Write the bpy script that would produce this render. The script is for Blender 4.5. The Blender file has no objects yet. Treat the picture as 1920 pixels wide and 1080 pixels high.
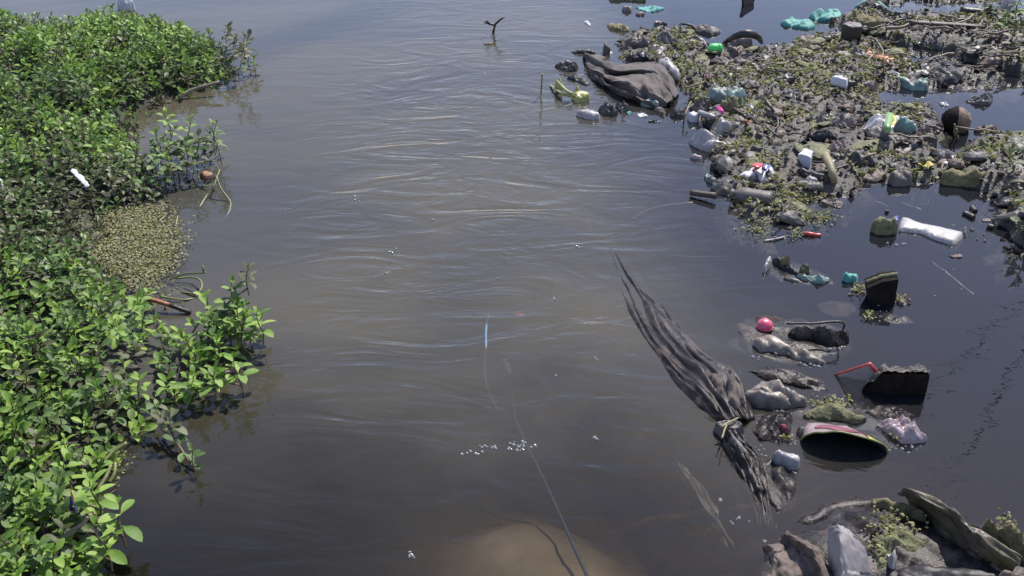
import bpy, math, random
import numpy as np
from mathutils import Vector, Matrix, noise, geometry

random.seed(11)
rnd = random.random
def U(a, b): return a + (b - a) * random.random()
R = math.radians
SC = bpy.context.scene
COL = SC.collection

# ------------------------------------------------------------------ camera
CAM_H, PITCH, FPX = 1.5, R(30.0), 2059.0          # FPX for a 1920 px wide frame
cd = bpy.data.cameras.new('camera')
cd.sensor_width = 36.0
cd.lens = FPX / 1920 * 36.0
cd.clip_start, cd.clip_end = 0.05, 500.0
cam = bpy.data.objects.new('camera', cd); COL.objects.link(cam)
cam.location = (0, 0, CAM_H)
cam.rotation_euler = (R(90) - PITCH, 0, 0)
SC.camera = cam

# ------------------------------------------------------------------ sky, sun, exposure
SUN_EL, SUN_AZ = R(54), R(30)                      # azimuth clockwise from +Y
w = bpy.data.worlds.new('World'); SC.world = w; w.use_nodes = True
nt = w.node_tree
sky = nt.nodes.new('ShaderNodeTexSky'); sky.sky_type = 'NISHITA'
sky.sun_disc = False; sky.sun_elevation = SUN_EL; sky.sun_rotation = SUN_AZ
sky.dust_density = 0.7; sky.ozone_density = 1.5; sky.air_density = 1.0
bg = nt.nodes['Background']; bg.inputs['Strength'].default_value = 0.15
tint = nt.nodes.new('ShaderNodeMix'); tint.data_type = 'RGBA'; tint.blend_type = 'MULTIPLY'; tint.inputs[0].default_value = 1.0
tint.inputs[7].default_value = (1.12, 1.0, 1.05, 1)          # the photograph's violet white balance
nt.links.new(sky.outputs[0], tint.inputs[6]); nt.links.new(tint.outputs[2], bg.inputs[0])
sl = bpy.data.lights.new('sun', 'SUN'); sl.energy = 4.8; sl.angle = R(0.5); sl.color = (1.0, .95, .88)
so = bpy.data.objects.new('sun', sl); COL.objects.link(so)
sd = Vector((math.sin(SUN_AZ) * math.cos(SUN_EL), math.cos(SUN_AZ) * math.cos(SUN_EL), math.sin(SUN_EL)))
so.rotation_euler = sd.to_track_quat('Z', 'Y').to_euler(); so.location = sd * 20
SC.view_settings.view_transform = 'Standard'; SC.view_settings.look = 'None'
SC.view_settings.exposure = 0.58; SC.view_settings.gamma = 1.0
SC.cycles.use_denoising = True
SC.cycles.max_bounces = 5; SC.cycles.transparent_max_bounces = 12
SC.cycles.sample_clamp_indirect = 6.0

# ------------------------------------------------------------------ helpers
FWD = Vector((0, math.cos(PITCH), -math.sin(PITCH))); UPV = Vector((0, math.sin(PITCH), math.cos(PITCH)))
def ray(x, y): return FWD + Vector(((x - 960) / FPX, 0, 0)) + UPV * (-(y - 540) / FPX)
def at(x, y, z=0.0):
    v = ray(x, y); t = (z - CAM_H) / v.z
    return Vector((v.x * t, v.y * t, z))
def proj(p):
    q = Vector(p) - Vector((0, 0, CAM_H)); d = q.dot(FWD)
    return (960 + q.x / d * FPX, 540 - q.dot(UPV) / d * FPX, d)

def tag(o, label=None, cat=None, group=None, kind=None):
    if label: o['label'] = label
    if cat: o['category'] = cat
    if group: o['group'] = group
    if kind: o['kind'] = kind
    return o
def link(name, me, parent=None, loc=None):
    o = bpy.data.objects.new(name, me); COL.objects.link(o)
    if parent: o.parent = parent
    if loc is not None: o.location = loc
    return o
def empty(name, loc=(0, 0, 0), rz=0.0):
    o = bpy.data.objects.new(name, None); COL.objects.link(o); o.location = loc
    o.rotation_euler = (0, 0, rz); o.empty_display_size = .02
    return o
def mesh(name, vs, fs, mats=(), midx=None, smooth=True):
    me = bpy.data.meshes.new(name)
    me.from_pydata([tuple(v) for v in vs], [], fs)
    for m in mats: me.materials.append(m)
    if midx is not None: me.polygons.foreach_set('material_index', midx)
    if smooth: me.polygons.foreach_set('use_smooth', [True] * len(me.polygons))
    me.update()
    return me
def npmesh(name, V, Fq, mats=(), midx=None, smooth=True):
    """fast mesh from numpy arrays, all faces with the same corner count"""
    me = bpy.data.meshes.new(name)
    n, k = Fq.shape
    me.vertices.add(len(V)); me.vertices.foreach_set('co', np.ascontiguousarray(V, dtype=np.float32).ravel())
    me.loops.add(n * k); me.loops.foreach_set('vertex_index', np.ascontiguousarray(Fq, dtype=np.int32).ravel())
    me.polygons.add(n)
    me.polygons.foreach_set('loop_start', np.arange(0, n * k, k, dtype=np.int32))
    me.polygons.foreach_set('loop_total', np.full(n, k, dtype=np.int32))
    for m in mats: me.materials.append(m)
    if midx is not None: me.polygons.foreach_set('material_index', np.asarray(midx, dtype=np.int32))
    me.polygons.foreach_set('use_smooth', np.full(n, smooth, dtype=bool))
    me.update(calc_edges=True); me.validate()
    return me
def tube(pts, rad, seg=7, cap=True):
    """swept round tube; rad is a number or one number per point"""
    pts = [Vector(p) for p in pts]; n = len(pts)
    if not hasattr(rad, '__len__'): rad = [rad] * n
    vs, fs = [], []
    prev = None
    for i, p in enumerate(pts):
        d = (pts[min(i + 1, n - 1)] - pts[max(i - 1, 0)]).normalized()
        a = prev if prev else (Vector((0, 0, 1)) if abs(d.z) < .9 else Vector((1, 0, 0)))
        b = d.cross(a).normalized(); a = b.cross(d).normalized(); prev = a
        for k in range(seg):
            t = 2 * math.pi * k / seg
            vs.append(p + (a * math.cos(t) + b * math.sin(t)) * rad[i])
    for i in range(n - 1):
        for k in range(seg):
            k2 = (k + 1) % seg
            fs.append((i * seg + k, i * seg + k2, (i + 1) * seg + k2, (i + 1) * seg + k))
    if cap:
        fs.append(tuple(range(seg))[::-1]); fs.append(tuple((n - 1) * seg + k for k in range(seg)))
    return vs, fs
def smooth_path(pts, n=24):
    """Catmull-Rom through the points"""
    P = [Vector(p) for p in pts]; P = [P[0] * 2 - P[1]] + P + [P[-1] * 2 - P[-2]]
    out = []; m = len(P) - 3
    for s in range(m):
        for k in range(max(2, n // m)):
            t = k / max(2, n // m)
            a, b, c, d = P[s:s + 4]
            out.append(.5 * ((2 * b) + (c - a) * t + (2 * a - 5 * b + 4 * c - d) * t * t + (3 * b - a - 3 * c + d) * t ** 3))
    out.append(P[-2]); return out

# ------------------------------------------------------------------ materials
def srgb(r, g, b): return tuple((c / 255 / 12.92) if c / 255 <= .04045 else ((c / 255 + .055) / 1.055) ** 2.4 for c in (r, g, b))
MUD = (.085, .070, .058)
def M(name, c1, c2=None, scale=25.0, rough=.55, bump=.4, bscale=90.0, dirt=.0, dirt_col=MUD, trans=0.0, c3=None, spec=.5, stretch=None, bdist=.004):
    m = bpy.data.materials.new(name); m.use_nodes = True
    t = m.node_tree; N = t.nodes; L = t.links; p = N['Principled BSDF']
    tc = N.new('ShaderNodeTexCoord'); oi = N.new('ShaderNodeObjectInfo')
    mul = N.new('ShaderNodeMath'); mul.operation = 'MULTIPLY'; mul.inputs[1].default_value = 37.0
    L.new(oi.outputs['Random'], mul.inputs[0])
    src = tc.outputs['Object']
    if stretch:
        mp = N.new('ShaderNodeMapping'); mp.inputs['Scale'].default_value = stretch
        L.new(src, mp.inputs[0]); src = mp.outputs[0]
    def nz(s, det=5, r=.6):
        n = N.new('ShaderNodeTexNoise'); n.noise_dimensions = '4D'
        n.inputs['Scale'].default_value = s; n.inputs['Detail'].default_value = det; n.inputs['Roughness'].default_value = r
        L.new(src, n.inputs['Vector']); L.new(mul.outputs[0], n.inputs['W']); return n
    c2 = c2 or tuple(v * .55 for v in c1)
    n1 = nz(scale)
    cr = N.new('ShaderNodeValToRGB'); cr.color_ramp.elements[0].position = .36; cr.color_ramp.elements[1].position = .64
    cr.color_ramp.elements[0].color = (*c2, 1); cr.color_ramp.elements[1].color = (*c1, 1)
    if c3:
        e = cr.color_ramp.elements.new(.5); e.color = (*c3, 1)
    L.new(n1.outputs[0], cr.inputs[0]); colr = cr.outputs[0]
    if dirt > 0:
        n2 = nz(scale * .45 + 6, 7, .7)
        mr = N.new('ShaderNodeMapRange'); mr.inputs[1].default_value = .62 - .35 * dirt; mr.inputs[2].default_value = .72 - .3 * dirt
        mr.inputs[3].default_value = 1.0 if False else 0.0; mr.inputs[4].default_value = min(1, .55 + dirt * .5)
        # more dirt = a wider share of the noise range is covered
        inv = N.new('ShaderNodeMath'); inv.operation = 'SUBTRACT'; inv.inputs[0].default_value = 1.0
        L.new(n2.outputs[0], mr.inputs[0])
        mx = N.new('ShaderNodeMix'); mx.data_type = 'RGBA'
        L.new(mr.outputs[0], mx.inputs[0]); L.new(colr, mx.inputs[6]); mx.inputs[7].default_value = (*dirt_col, 1)
        colr = mx.outputs[2]
    L.new(colr, p.inputs['Base Color'])
    p.inputs['Roughness'].default_value = rough; p.inputs['Specular IOR Level'].default_value = spec
    if bump > 0:
        n3 = nz(bscale, 6, .65); b = N.new('ShaderNodeBump'); b.inputs['Strength'].default_value = bump; b.inputs['Distance'].default_value = bdist
        L.new(n3.outputs[0], b.inputs['Height']); L.new(b.outputs[0], p.inputs['Normal'])
    if trans > 0:
        tr = N.new('ShaderNodeBsdfTranslucent'); L.new(colr, tr.inputs[0])
        ms = N.new('ShaderNodeMixShader'); ms.inputs[0].default_value = trans
        L.new(p.outputs[0], ms.inputs[1]); L.new(tr.outputs[0], ms.inputs[2]); L.new(ms.outputs[0], N['Material Output'].inputs[0])
    return m

def leaf_mat(name, a, b, c, trans=.3, rough=.45, spots=.0, spec=.32):
    """leaf colour varies from leaf to leaf (random per object and per mesh island)"""
    m = bpy.data.materials.new(name); m.use_nodes = True
    t = m.node_tree; N = t.nodes; L = t.links; p = N['Principled BSDF']
    oi = N.new('ShaderNodeObjectInfo'); ge = N.new('ShaderNodeNewGeometry')
    ad = N.new('ShaderNodeMath'); ad.operation = 'ADD'; fr = N.new('ShaderNodeMath'); fr.operation = 'FRACT'
    L.new(oi.outputs['Random'], ad.inputs[0]); L.new(ge.outputs['Random Per Island'], ad.inputs[1]); L.new(ad.outputs[0], fr.inputs[0])
    cr = N.new('ShaderNodeValToRGB'); e = cr.color_ramp.elements
    e[0].color = (*a, 1); e[1].color = (*c, 1); k = e.new(.55); k.color = (*b, 1)
    L.new(fr.outputs[0], cr.inputs[0])
    tc = N.new('ShaderNodeTexCoord'); n = N.new('ShaderNodeTexNoise'); n.inputs['Scale'].default_value = 120; n.inputs['Detail'].default_value = 4
    L.new(tc.outputs['Object'], n.inputs[0])
    mr = N.new('ShaderNodeMapRange'); mr.inputs[1].default_value = .5; mr.inputs[2].default_value = .72; mr.inputs[4].default_value = .35 + spots
    L.new(n.outputs[0], mr.inputs[0])
    mx = N.new('ShaderNodeMix'); mx.data_type = 'RGBA'; mx.inputs[7].default_value = (.12, .11, .06, 1)
    L.new(mr.outputs[0], mx.inputs[0]); L.new(cr.outputs[0], mx.inputs[6])
    L.new(mx.outputs[2], p.inputs['Base Color']); p.inputs['Roughness'].default_value = rough; p.inputs['Specular IOR Level'].default_value = spec
    bu = N.new('ShaderNodeBump'); bu.inputs['Strength'].default_value = .25; bu.inputs['Distance'].default_value = .002
    L.new(n.outputs[0], bu.inputs['Height']); L.new(bu.outputs[0], p.inputs['Normal'])
    tr = N.new('ShaderNodeBsdfTranslucent'); L.new(mx.outputs[2], tr.inputs[0])
    ms = N.new('ShaderNodeMixShader'); ms.inputs[0].default_value = trans
    L.new(p.outputs[0], ms.inputs[1]); L.new(tr.outputs[0], ms.inputs[2]); L.new(ms.outputs[0], N['Material Output'].inputs[0])
    return m

LEAF = [leaf_mat('fresh_leaf', (.09, .175, .024), (.165, .29, .042), (.27, .39, .075)),
        leaf_mat('mid_leaf', (.06, .115, .03), (.095, .165, .045), (.15, .23, .065), spots=.15),
        leaf_mat('dull_leaf', (.055, .06, .028), (.085, .10, .042), (.15, .16, .08), spots=.25)]
STEM = M('plant_stem', (.11, .10, .045), (.07, .04, .025), scale=40, rough=.5, bump=.2)
ROOTY = M('litter_mud', (.026, .021, .012), (.008, .007, .005), scale=18, rough=.7, bump=.9, bscale=60, bdist=.01, c3=(.024, .025, .013))
BANKM = M('bank_mud', (.085, .069, .055), (.022, .018, .016), scale=16, rough=.42, bump=1.0, bscale=55, bdist=.014, c3=(.055, .046, .038), dirt=.3, dirt_col=(.10, .105, .04))
BEDM = M('river_bed', (.16, .13, .085), (.07, .055, .038), scale=6, rough=.8, bump=.5, bscale=30, bdist=.01)
SANDM = M('sand', (.62, .48, .30), (.44, .34, .21), scale=9, rough=.85, bump=.4, bscale=120)
MAT = dict(
    cloth=M('grey_brown_cloth', (.118, .102, .094), (.070, .060, .055), scale=14, spec=.15, rough=.7, bump=.5, bscale=160, dirt=.3),
    beige=M('beige_cloth', (0.198, 0.165, 0.135), (0.125, 0.099, 0.079), scale=16, rough=.45, bump=.2, bscale=140, dirt=.5, dirt_col=(.05, .042, .035)),
    pale=M('pale_plastic', (0.304, 0.284, 0.277), (0.191, 0.175, 0.165), scale=14, rough=.38, bump=.35, bscale=70, dirt=.35, dirt_col=(.15, .13, .115)),
    lilac=M('pale_lilac_cloth', (.225, .205, .205), (.155, .140, .138), scale=12, rough=.6, bump=.2, bscale=150, stretch=(1, 1, .3)),
    grey=M('grey_plastic', (.125, .112, .104), (.062, .054, .049), scale=18, spec=.3, rough=.5, bump=.4, bscale=80, dirt=.4),
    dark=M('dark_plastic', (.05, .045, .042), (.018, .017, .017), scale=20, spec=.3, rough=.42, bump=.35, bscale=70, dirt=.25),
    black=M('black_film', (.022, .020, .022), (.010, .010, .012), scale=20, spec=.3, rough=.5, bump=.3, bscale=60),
    film=M('wet_brown_film', (.026, .020, .019), (.007, .006, .0065), scale=26, rough=.34, bump=.5, bscale=120, dirt=.3, dirt_col=(.085, .068, .058), spec=.18),
    tarp=M('mossy_tarpaulin', (.105, .085, .062), (.035, .029, .021), scale=20, spec=.3, rough=.42, bump=.25, bscale=90, dirt=.35, dirt_col=(.10, .10, .04)),
    wetcloth=M('wet_brown_cloth', (.135, .105, .090), (.055, .043, .037), scale=18, spec=.15, rough=.55, bump=.18, bscale=110, dirt=.35, dirt_col=(.03, .025, .022)),
    crust=M('dark_crust', (.10, .085, .07), (.022, .018, .015), scale=60, rough=.6, bump=.8, bscale=150),
    sunkblack=M('sunken_black', (.012, .012, .014), (.006, .006, .008), scale=20, rough=1.0, bump=0, spec=0),
    sunkfilm=M('sunken_brown', (.085, .072, .066), (.03, .026, .026), scale=22, rough=1.0, bump=.3, spec=.0),
    teal=M('teal_net', (0.080, 0.320, 0.272), (0.048, 0.216, 0.188), scale=60, rough=.55, bump=.9, bscale=260, dirt=.18),
    tealpale=M('pale_teal_plastic', (0.172, 0.264, 0.238), (0.112, 0.178, 0.158), scale=30, rough=.45, bump=.5, bscale=120, dirt=.4),
    white=M('white_plastic', (0.488, 0.482, 0.488), (0.383, 0.376, 0.383), scale=22, rough=.4, bump=.2, bscale=80, dirt=.12),
    bottle=M('dirty_bottle', (.34, .33, .32), (.24, .23, .215), scale=22, rough=.45, bump=.4, bscale=90, dirt=.3, dirt_col=(.14, .125, .11)),
    foam=M('white_foam', (0.475, 0.482, 0.515), (0.363, 0.363, 0.383), scale=60, rough=.75, bump=.6, bscale=200),
    stone=M('muddy_stone', (0.136, 0.116, 0.100), (0.072, 0.062, 0.054), scale=22, rough=.55, bump=.9, bscale=70, dirt=.3),
    palestone=M('pale_wet_stone', (0.264, 0.251, 0.244), (0.172, 0.158, 0.155), scale=20, rough=.35, bump=.35, bscale=70),
    brown=M('brown_rag', (0.145, 0.099, 0.073), (0.079, 0.056, 0.043), scale=20, rough=.6, bump=.7, bscale=110, dirt=.3),
    pinkbrown=M('pink_brown_sheet', (0.238, 0.172, 0.155), (0.145, 0.106, 0.092), scale=22, rough=.5, bump=.5, bscale=100, dirt=.3),
    pink=M('faded_pink', (0.317, 0.172, 0.185), (0.218, 0.125, 0.132), scale=25, rough=.5, bump=.4, dirt=.3),
    hotpink=M('hot_pink_plastic', (.62, .09, .16), (.45, .06, .11), scale=12, rough=.35, bump=.3, dirt=.25),
    magenta=M('magenta_plastic', (.55, .03, .25), (.40, .02, .17), scale=12, rough=.35, bump=.1),
    green=M('bright_green_plastic', (.08, .55, .13), (.06, .42, .10), scale=12, rough=.35, bump=.1),
    red=M('red_plastic', (.45, .05, .045), (.30, .035, .035), scale=20, rough=.4, bump=.2),
    darkred=M('dark_red_plastic', (.16, .012, .03), (.09, .01, .018), scale=20, rough=.3, bump=.2),
    orange=M('orange_peel', (0.360, 0.136, 0.048), (0.240, 0.088, 0.040), scale=30, rough=.5, bump=.5, dirt=.2),
    brick=M('orange_brick', (0.277, 0.132, 0.073), (0.198, 0.099, 0.059), scale=40, rough=.7, bump=.5),
    yellow=M('yellow_leaf', (.48, .42, .06), (.34, .28, .05), scale=30, rough=.5, bump=.3),
    bulb=M('yellow_green_bulb', (0.330, 0.330, 0.112), (0.218, 0.218, 0.066), scale=26, rough=.4, bump=.3, dirt=.1, dirt_col=(.16, .15, .05)),
    straw=M('dry_straw', (0.238, 0.205, 0.112), (0.158, 0.132, 0.066), scale=40, rough=.6, bump=.3),
    reed=M('wet_green_reed', (0.172, 0.185, 0.059), (0.112, 0.125, 0.040), scale=30, rough=.4, bump=.3),
    wood=M('wet_wood', (0.079, 0.056, 0.041), (0.036, 0.026, 0.020), scale=30, rough=.5, bump=.8, bscale=90, stretch=(1, 4, 4)),
    darkwood=M('dark_wood', (.035, .028, .022), (.014, .012, .010), scale=30, rough=.45, bump=.7),
    palewood=M('pale_twig', (0.198, 0.158, 0.112), (0.125, 0.099, 0.069), scale=40, rough=.6, bump=.5),
    moss=M('moss', (0.160, 0.160, 0.068), (0.060, 0.060, 0.028), scale=60, rough=.7, bump=1.0, bscale=170, bdist=.008, c3=(.135, .135, .06)),
    yellowmoss=M('yellow_moss', (0.240, 0.208, 0.088), (0.112, 0.092, 0.040), scale=60, rough=.7, bump=1.0, bscale=170, bdist=.008),
    husk=M('coconut_husk', (0.198, 0.132, 0.092), (0.099, 0.066, 0.046), scale=35, rough=.8, bump=1.0, bscale=110),
    furshade=M('black_fibre_and_shade', (.018, .014, .012), (.010, .008, .007), scale=35, rough=.8, bump=1.0, bscale=110, spec=.08),  # black fibre; also blackens faces that stand in shade
    blue=M('blue_plastic', (.07, .09, .30), (.05, .06, .20), scale=20, rough=.35, bump=.2),
    bluerope=M('blue_cord', (.07, .13, .19), (.05, .09, .13), scale=60, rough=.5, bump=.3),
    purple=M('purple_print', (0.106, 0.079, 0.238), (0.079, 0.053, 0.185), scale=30, rough=.4, bump=.1),
    silver=M('silver_foil', (0.363, 0.356, 0.370), (0.238, 0.231, 0.244), scale=24, rough=.28, bump=.35, bscale=60, dirt=.25, dirt_col=(.2, .18, .16)),
    lime=M('lime_print', (.17, .32, .09), (.12, .23, .07), scale=24, rough=.4, bump=.2),
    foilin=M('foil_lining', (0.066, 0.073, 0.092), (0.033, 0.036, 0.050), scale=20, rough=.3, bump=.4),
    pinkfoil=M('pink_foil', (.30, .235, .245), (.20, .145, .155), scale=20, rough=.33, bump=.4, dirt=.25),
    maroon=M('maroon_print', (0.185, 0.046, 0.066), (0.132, 0.033, 0.053), scale=22, rough=.35, bump=.2),
    cable=M('black_cable', (.02, .02, .02), rough=.6, bump=0),
)
# clear glossy bubble skin
bm_ = bpy.data.materials.new('bubble'); bm_.use_nodes = True
_p = bm_.node_tree.nodes['Principled BSDF']; _p.inputs['Base Color'].default_value = (.20, .20, .19, 1); _p.inputs['Roughness'].default_value = .08
_p.inputs['Specular IOR Level'].default_value = .9
MAT['bubble'] = bm_

# ------------------------------------------------------------------ polygons
def poly_world(pts, z=0.0): return np.array([tuple(at(x, y, z))[:2] for x, y in pts])
def sdist(P, poly):
    """signed distance of points P (n,2) to polygon, positive inside"""
    P = np.asarray(P, float); A = poly; B = np.roll(poly, -1, 0)
    d2 = np.full(len(P), 1e9); ins = np.zeros(len(P), bool)
    for a, b in zip(A, B):
        ab = b - a; t = np.clip(((P - a) @ ab) / max(1e-12, ab @ ab), 0, 1)
        q = P - (a + t[:, None] * ab); d2 = np.minimum(d2, (q * q).sum(1))
        c = (a[1] > P[:, 1]) != (b[1] > P[:, 1])
        with np.errstate(divide='ignore', invalid='ignore'):
            xi = (b[0] - a[0]) * (P[:, 1] - a[1]) / (b[1] - a[1] + 1e-15) + a[0]
        ins ^= c & (P[:, 0] < xi)
    d = np.sqrt(d2); return np.where(ins, d, -d)
def sstep(x, a, b):
    t = np.clip((x - a) / (b - a), 0, 1); return t * t * (3 - 2 * t)

RAFT_A = poly_world([(1150, 80), (1220, 58), (1290, 62), (1335, 95), (1420, 98), (1500, 78), (1560, 62), (1640, 70), (1690, 100), (1730, 128),
          (1860, 138), (1885, 155), (1820, 168), (1720, 164), (1655, 170), (1640, 195), (1710, 200), (1765, 210), (1775, 245), (1755, 290),
          (1800, 310), (1790, 332), (1720, 345), (1640, 345), (1560, 362), (1530, 395), (1440, 432), (1395, 415), (1372, 380), (1345, 345),
          (1325, 300), (1330, 250), (1320, 215), (1285, 205), (1285, 175), (1240, 140), (1170, 110)])
RAFT_B = poly_world([(1560, 40), (1640, 25), (1700, 38), (1820, 40), (1925, 30), (2100, 20), (2150, 150), (1930, 160), (1850, 128), (1760, 95), (1680, 82), (1600, 62)])
RAFT_C = poly_world([(1770, 330), (1800, 290), (1835, 262), (1900, 262), (2050, 280), (2100, 500), (1905, 482), (1885, 440), (1890, 390), (1860, 355), (1800, 350)])
RAFT_D = poly_world([(1620, 15), (1700, 5), (1850, 8), (1930, -10), (2100, -20), (2100, -90), (1700, -80), (1640, -20)])
PLANT = poly_world([(-700, 75), (0, 58), (150, 55), (250, 45), (330, 62), (415, 92), (432, 130), (400, 168), (330, 185), (262, 215), (240, 255), (268, 300), (310, 340),
          (300, 385), (215, 400), (180, 470), (215, 520), (275, 545), (285, 600), (345, 628), (425, 655), (440, 690), (360, 725), (330, 770), (265, 805),
          (225, 850), (190, 905), (165, 950), (195, 1000), (185, 1060), (170, 1150), (150, 1250), (-700, 1250)])
SCUM = [(215, 400), (300, 392), (322, 425), (333, 450), (330, 492), (305, 520), (275, 545), (215, 525), (170, 480)]

def NZ(x, y, s, o=0.0, oct=3): return noise.fractal(Vector((x * s + o, y * s - o, o)), 1.0, 2.0, oct)
def raft_h(P):
    P = np.asarray(P, float)
    z = np.full(len(P), -.08)
    for poly, top in ((RAFT_A, .022), (RAFT_B, .05), (RAFT_C, .045), (RAFT_D, .012)):
        d = sdist(P, poly)
        wob = np.array([NZ(x, y, 7, 3.1) for x, y in P]) * .05
        z = np.maximum(z, -.08 + (top + .08) * sstep(d + wob, -.10, .07))
    bump_ = np.array([NZ(x, y, 11, 7.7, 4) for x, y in P]) * .022 + np.array([1 - 2 * abs(NZ(x, y, 24, 1.3, 2)) for x, y in P]) * .008
    return z + bump_ * sstep(z, -.07, .0)
def raft_z(p): return float(raft_h([(p[0], p[1])])[0])

def plant_h(P):
    d = sdist(P, PLANT)
    nz = np.array([NZ(x, y, 4.5, 5.5) for x, y in P])
    return -.05 + .070 * sstep(d, -.01, .09) + .085 * sstep(d, .03, .30) * (.6 + .8 * nz)

def field(name, fn, x0, x1, y0, y1, step, cut, m):
    nx, ny = int((x1 - x0) / step) + 1, int((y1 - y0) / step) + 1
    X, Y = np.meshgrid(np.linspace(x0, x1, nx), np.linspace(y0, y1, ny))
    P = np.stack([X.ravel(), Y.ravel()], 1); Z = fn(P)
    idx = np.arange(nx * ny).reshape(ny, nx)
    Fq = np.stack([idx[:-1, :-1], idx[:-1, 1:], idx[1:, 1:], idx[1:, :-1]], -1).reshape(-1, 4)
    Fq = Fq[Z[Fq].max(1) > cut]
    used = np.unique(Fq); re = -np.ones(nx * ny, int); re[used] = np.arange(len(used))
    me = npmesh(name, np.column_stack([P, Z])[used], re[Fq], [m])
    return link(name, me)

# ------------------------------------------------------------------ the setting
# river bed with a sand hump rising towards the surface
hump = at(1035, 1050)
def bed_h(P):
    P = np.asarray(P, float)
    out = -.34 + .012 * np.array([NZ(x, y, 2.0, 2.2) for x, y in P])
    hx = (P[:, 0] - hump.x) * .9 + (P[:, 1] - hump.y) * .45; hy = (P[:, 1] - hump.y) - (P[:, 0] - hump.x) * .2
    wx_ = np.array([NZ(x, y, 2.6, 33.1) for x, y in P]); hx = hx + .10 * wx_; hy = hy + .08 * np.array([NZ(x, y, 3.1, 41.7) for x, y in P])
    g = np.exp(-(hx / .36) ** 2 - (hy / np.where(hy > 0, .46, .35)) ** 2)
    rip = np.array([NZ(x * .5, y * 1.6, 5, 9.1) for x, y in P])
    return out + .288 * g + .014 * rip * (g ** .5)
bed = field('sand_bed', bed_h, -3.2, 3.2, .6, 8.0, .04, -9, SANDM); tag(bed, 'pale sandy stream bed under the murky water', 'stream bed', kind='structure')
me = mesh('ground', [(-60, -60, -.52), (60, -60, -.52), (60, 90, -.52), (-60, 90, -.52)], [(0, 1, 2, 3)], [BEDM], smooth=False)
tag(link('ground', me), 'dark mud ground below the water', 'ground', kind='structure')

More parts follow.
